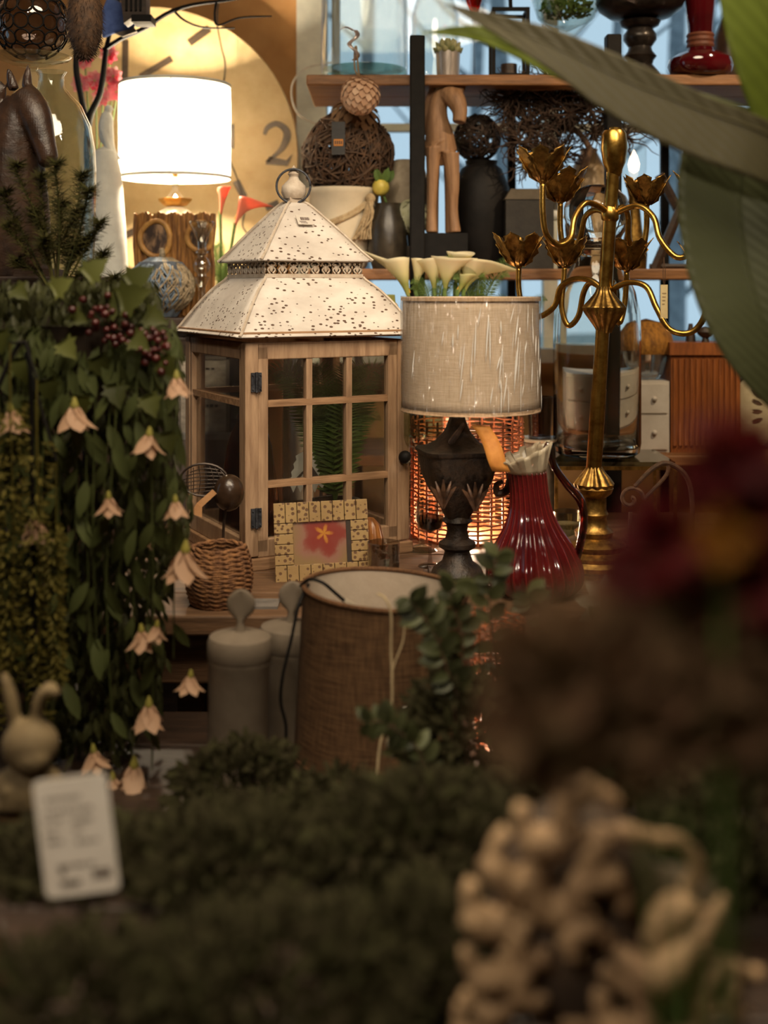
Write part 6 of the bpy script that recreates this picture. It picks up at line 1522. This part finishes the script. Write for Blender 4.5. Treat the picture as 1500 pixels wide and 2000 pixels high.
t.m().tub([(1190, 1590, -70), (1260, 1610, -60), (1320, 1625, -40), (1355, 1680, -30), (1330, 1720, -30)], [20, 16, 14, 14, 16], 10).done('handle_scroll', carv)
t.m().tub([(1180, 1790, -110), (1250, 1830, -126), (1330, 1780, -100), (1400, 1720, -60)], [14, 34, 24, 12], 10).done('leaf_sweep', carv)

# ------------------------------------------------------------------ dark red blooms close to the camera, right
t = Thing('red_bouquet', 'very blurred dark red and yellow blooms with dark leaves close at the right', 'flowers', 1400, .47, z=Z_BEN)
b0 = t.py; dr = leafm('dark_red_petal', [C(90, 22, 26), C(72, 18, 21), C(102, 34, 30)], .6, .25); yl = leafm('ochre_petal', [C(140, 92, 32), C(150, 102, 40)], .6, .3); dl = leafm('dark_close_leaf', [C(100, 80, 58), C(106, 80, 60), C(92, 77, 54)], .8, .3)
t.m().lat([(0, b0), (110, b0), (150, b0-200), (120, b0-420), (126, b0-440), (110, b0-440), (0, b0-400)], segs=28).done('vase', terracotta)
rnd = random.Random(51)
def bloom(x, y, d, R, m_, n=46):
    fl = t.m().bal(x, y, R*.35, d, 12, 8).done('bloom', m_)
    for k in range(n):
        v = Vector((rnd.gauss(0, 1), rnd.gauss(0, 1)-.5, rnd.gauss(0, 1))).normalized(); mb = t.m(); mb.leaf(Vector(t.L(x, y, d))+v*R*.25*t.U, v, Vector((0, -1, .2)), R*.8*t.U, R*.42*t.U, .2, .25, 3); mb.done('petal', m_, fl, sm=180)
    t.m().tub([(1400, b0-400, 0), ((1400+x)/2, (b0-400+y)/2+60, d/2), (x, y, d)], 8, 6).done('stem', stem_green, fl)
bloom(1420, 900, 10, 110, dr); bloom(1300, 1060, -10, 110, dr); bloom(1460, 1130, 0, 130, dr); bloom(1215, 1120, 10, 60, dr, 30); bloom(1395, 1040, -60, 66, yl, 34); bloom(1480, 1000, 20, 90, dr)
mb = t.m()
for k in range(460):
    x = rnd.uniform(1010, 1620); top = 1200+max(0, (1250-x))*.35; y = rnd.uniform(top, 1500); mb.leaf(t.L(x, y, rnd.uniform(-40, 60)), Vector((rnd.uniform(-1, 1), rnd.uniform(-1, .4), rnd.uniform(-.4, 1))), Vector((rnd.uniform(-.6, .6), -1, .3)), rnd.uniform(90, 170)*t.U, 60*t.U, .2, .25, 3)
mb.done('foliage', dl, kind='stuff', sm=0)

# ------------------------------------------------------------------ big-leaved plant, upper right
t = Thing('banana_plant', 'big-leaved tropical plant with broad ribbed leaves at the right', 'plant', 1640, 1.42, z=Z_LOW)
b0 = t.py
t.m().lat([(0, b0), (120, b0), (150, b0-260), (158, b0-280), (140, b0-280), (0, b0-260)], segs=36).done('pot', pot_stone)
def big_leaf(mid, widths, m_, d0, name='leaf', fold=.12, rip=.0):
    """blade along a midrib given in picture units, half widths each side"""
    sp = smooth(mid, 8); n = len(sp); mb = t.m(); g = []
    ws = smooth([(a, b) for a, b in widths], max(1, int(8*(len(mid)-1)/(len(widths)-1))))
    for i, (x, y, d) in enumerate(sp):
        a, b = sp[max(0, i-1)], sp[min(n-1, i+1)]; tx, ty = b[0]-a[0], b[1]-a[1]; l = math.hypot(tx, ty); nx, ny = -ty/l, tx/l
        wl, wr = ws[min(len(ws)-1, int(i*(len(ws)-1)/(n-1)))]; row = []
        for k in range(-8, 9):
            u = k/8; w = wr if u > 0 else wl; row.append(t.L(x+nx*u*w, y+ny*u*w, d+d0-abs(u)*w*fold+.8*math.sin(i*2.4)*abs(u)))
        g.append(row)
    mb.surf(g); lf = mb.done(name, m_, sm=180, mods=[('SOLIDIFY', dict(thickness=.0012))])
    t.m().tub([(x, y, d+d0+1) for x, y, d in sp], [5, 1.5], 8, sm=0).done('midrib', m_, lf)
    return lf
lg = leafm('ribbed_leaf_grey', [C(78, 73, 50), C(82, 77, 54)], .45, .18, veins=(40, 'DIAGONAL')); lb = leafm('ribbed_leaf_green', [C(76, 80, 52), C(80, 84, 56)], .45, .2, veins=(40, 'DIAGONAL')); ly = leafm('ribbed_leaf_bright', [C(104, 118, 40), C(110, 122, 46)], .45, .4, veins=(24, 'DIAGONAL'))
big_leaf([(1640, 330, 20), (1500, 262, 0), (1380, 218, 0), (1230, 160, 0), (1080, 90, 0), (960, 40, 10), (868, 2, 20)], [(85, 20), (95, 24), (95, 28), (78, 38), (44, 32), (18, 16), (1, 1)], lg, 0)
big_leaf([(1500, 200, 40), (1466, 340, 30), (1472, 480, 20), (1498, 610, 0), (1532, 730, -10), (1570, 850, -10)], [(70, 120), (80, 128), (90, 126), (90, 114), (60, 74), (1, 1)], lb, 40)
big_leaf([(1640, 420, 40), (1580, 200, 30), (1528, 60, 20), (1470, -80, 20)], [(80, 60), (100, 70), (100, 60), (70, 40)], ly, 20)
big_leaf([(1620, 340, 60), (1400, 244, 60), (1150, 140, 60), (960, 48, 60), (828, 42, 60)], [(10, 10), (14, 14), (16, 16), (18, 16), (1, 1)], ly, 40)
for (x, y, d) in ((1640, 330, 20), (1500, 200, 80), (1620, 420, 60), (1620, 340, 100)):
    t.m().tub([(1640, b0-262, 20), (1660, 1300, 20), (1670, 700, 20), (x, y, d)], [22, 18, 14, 8], 10).done('stalk', stem_green)
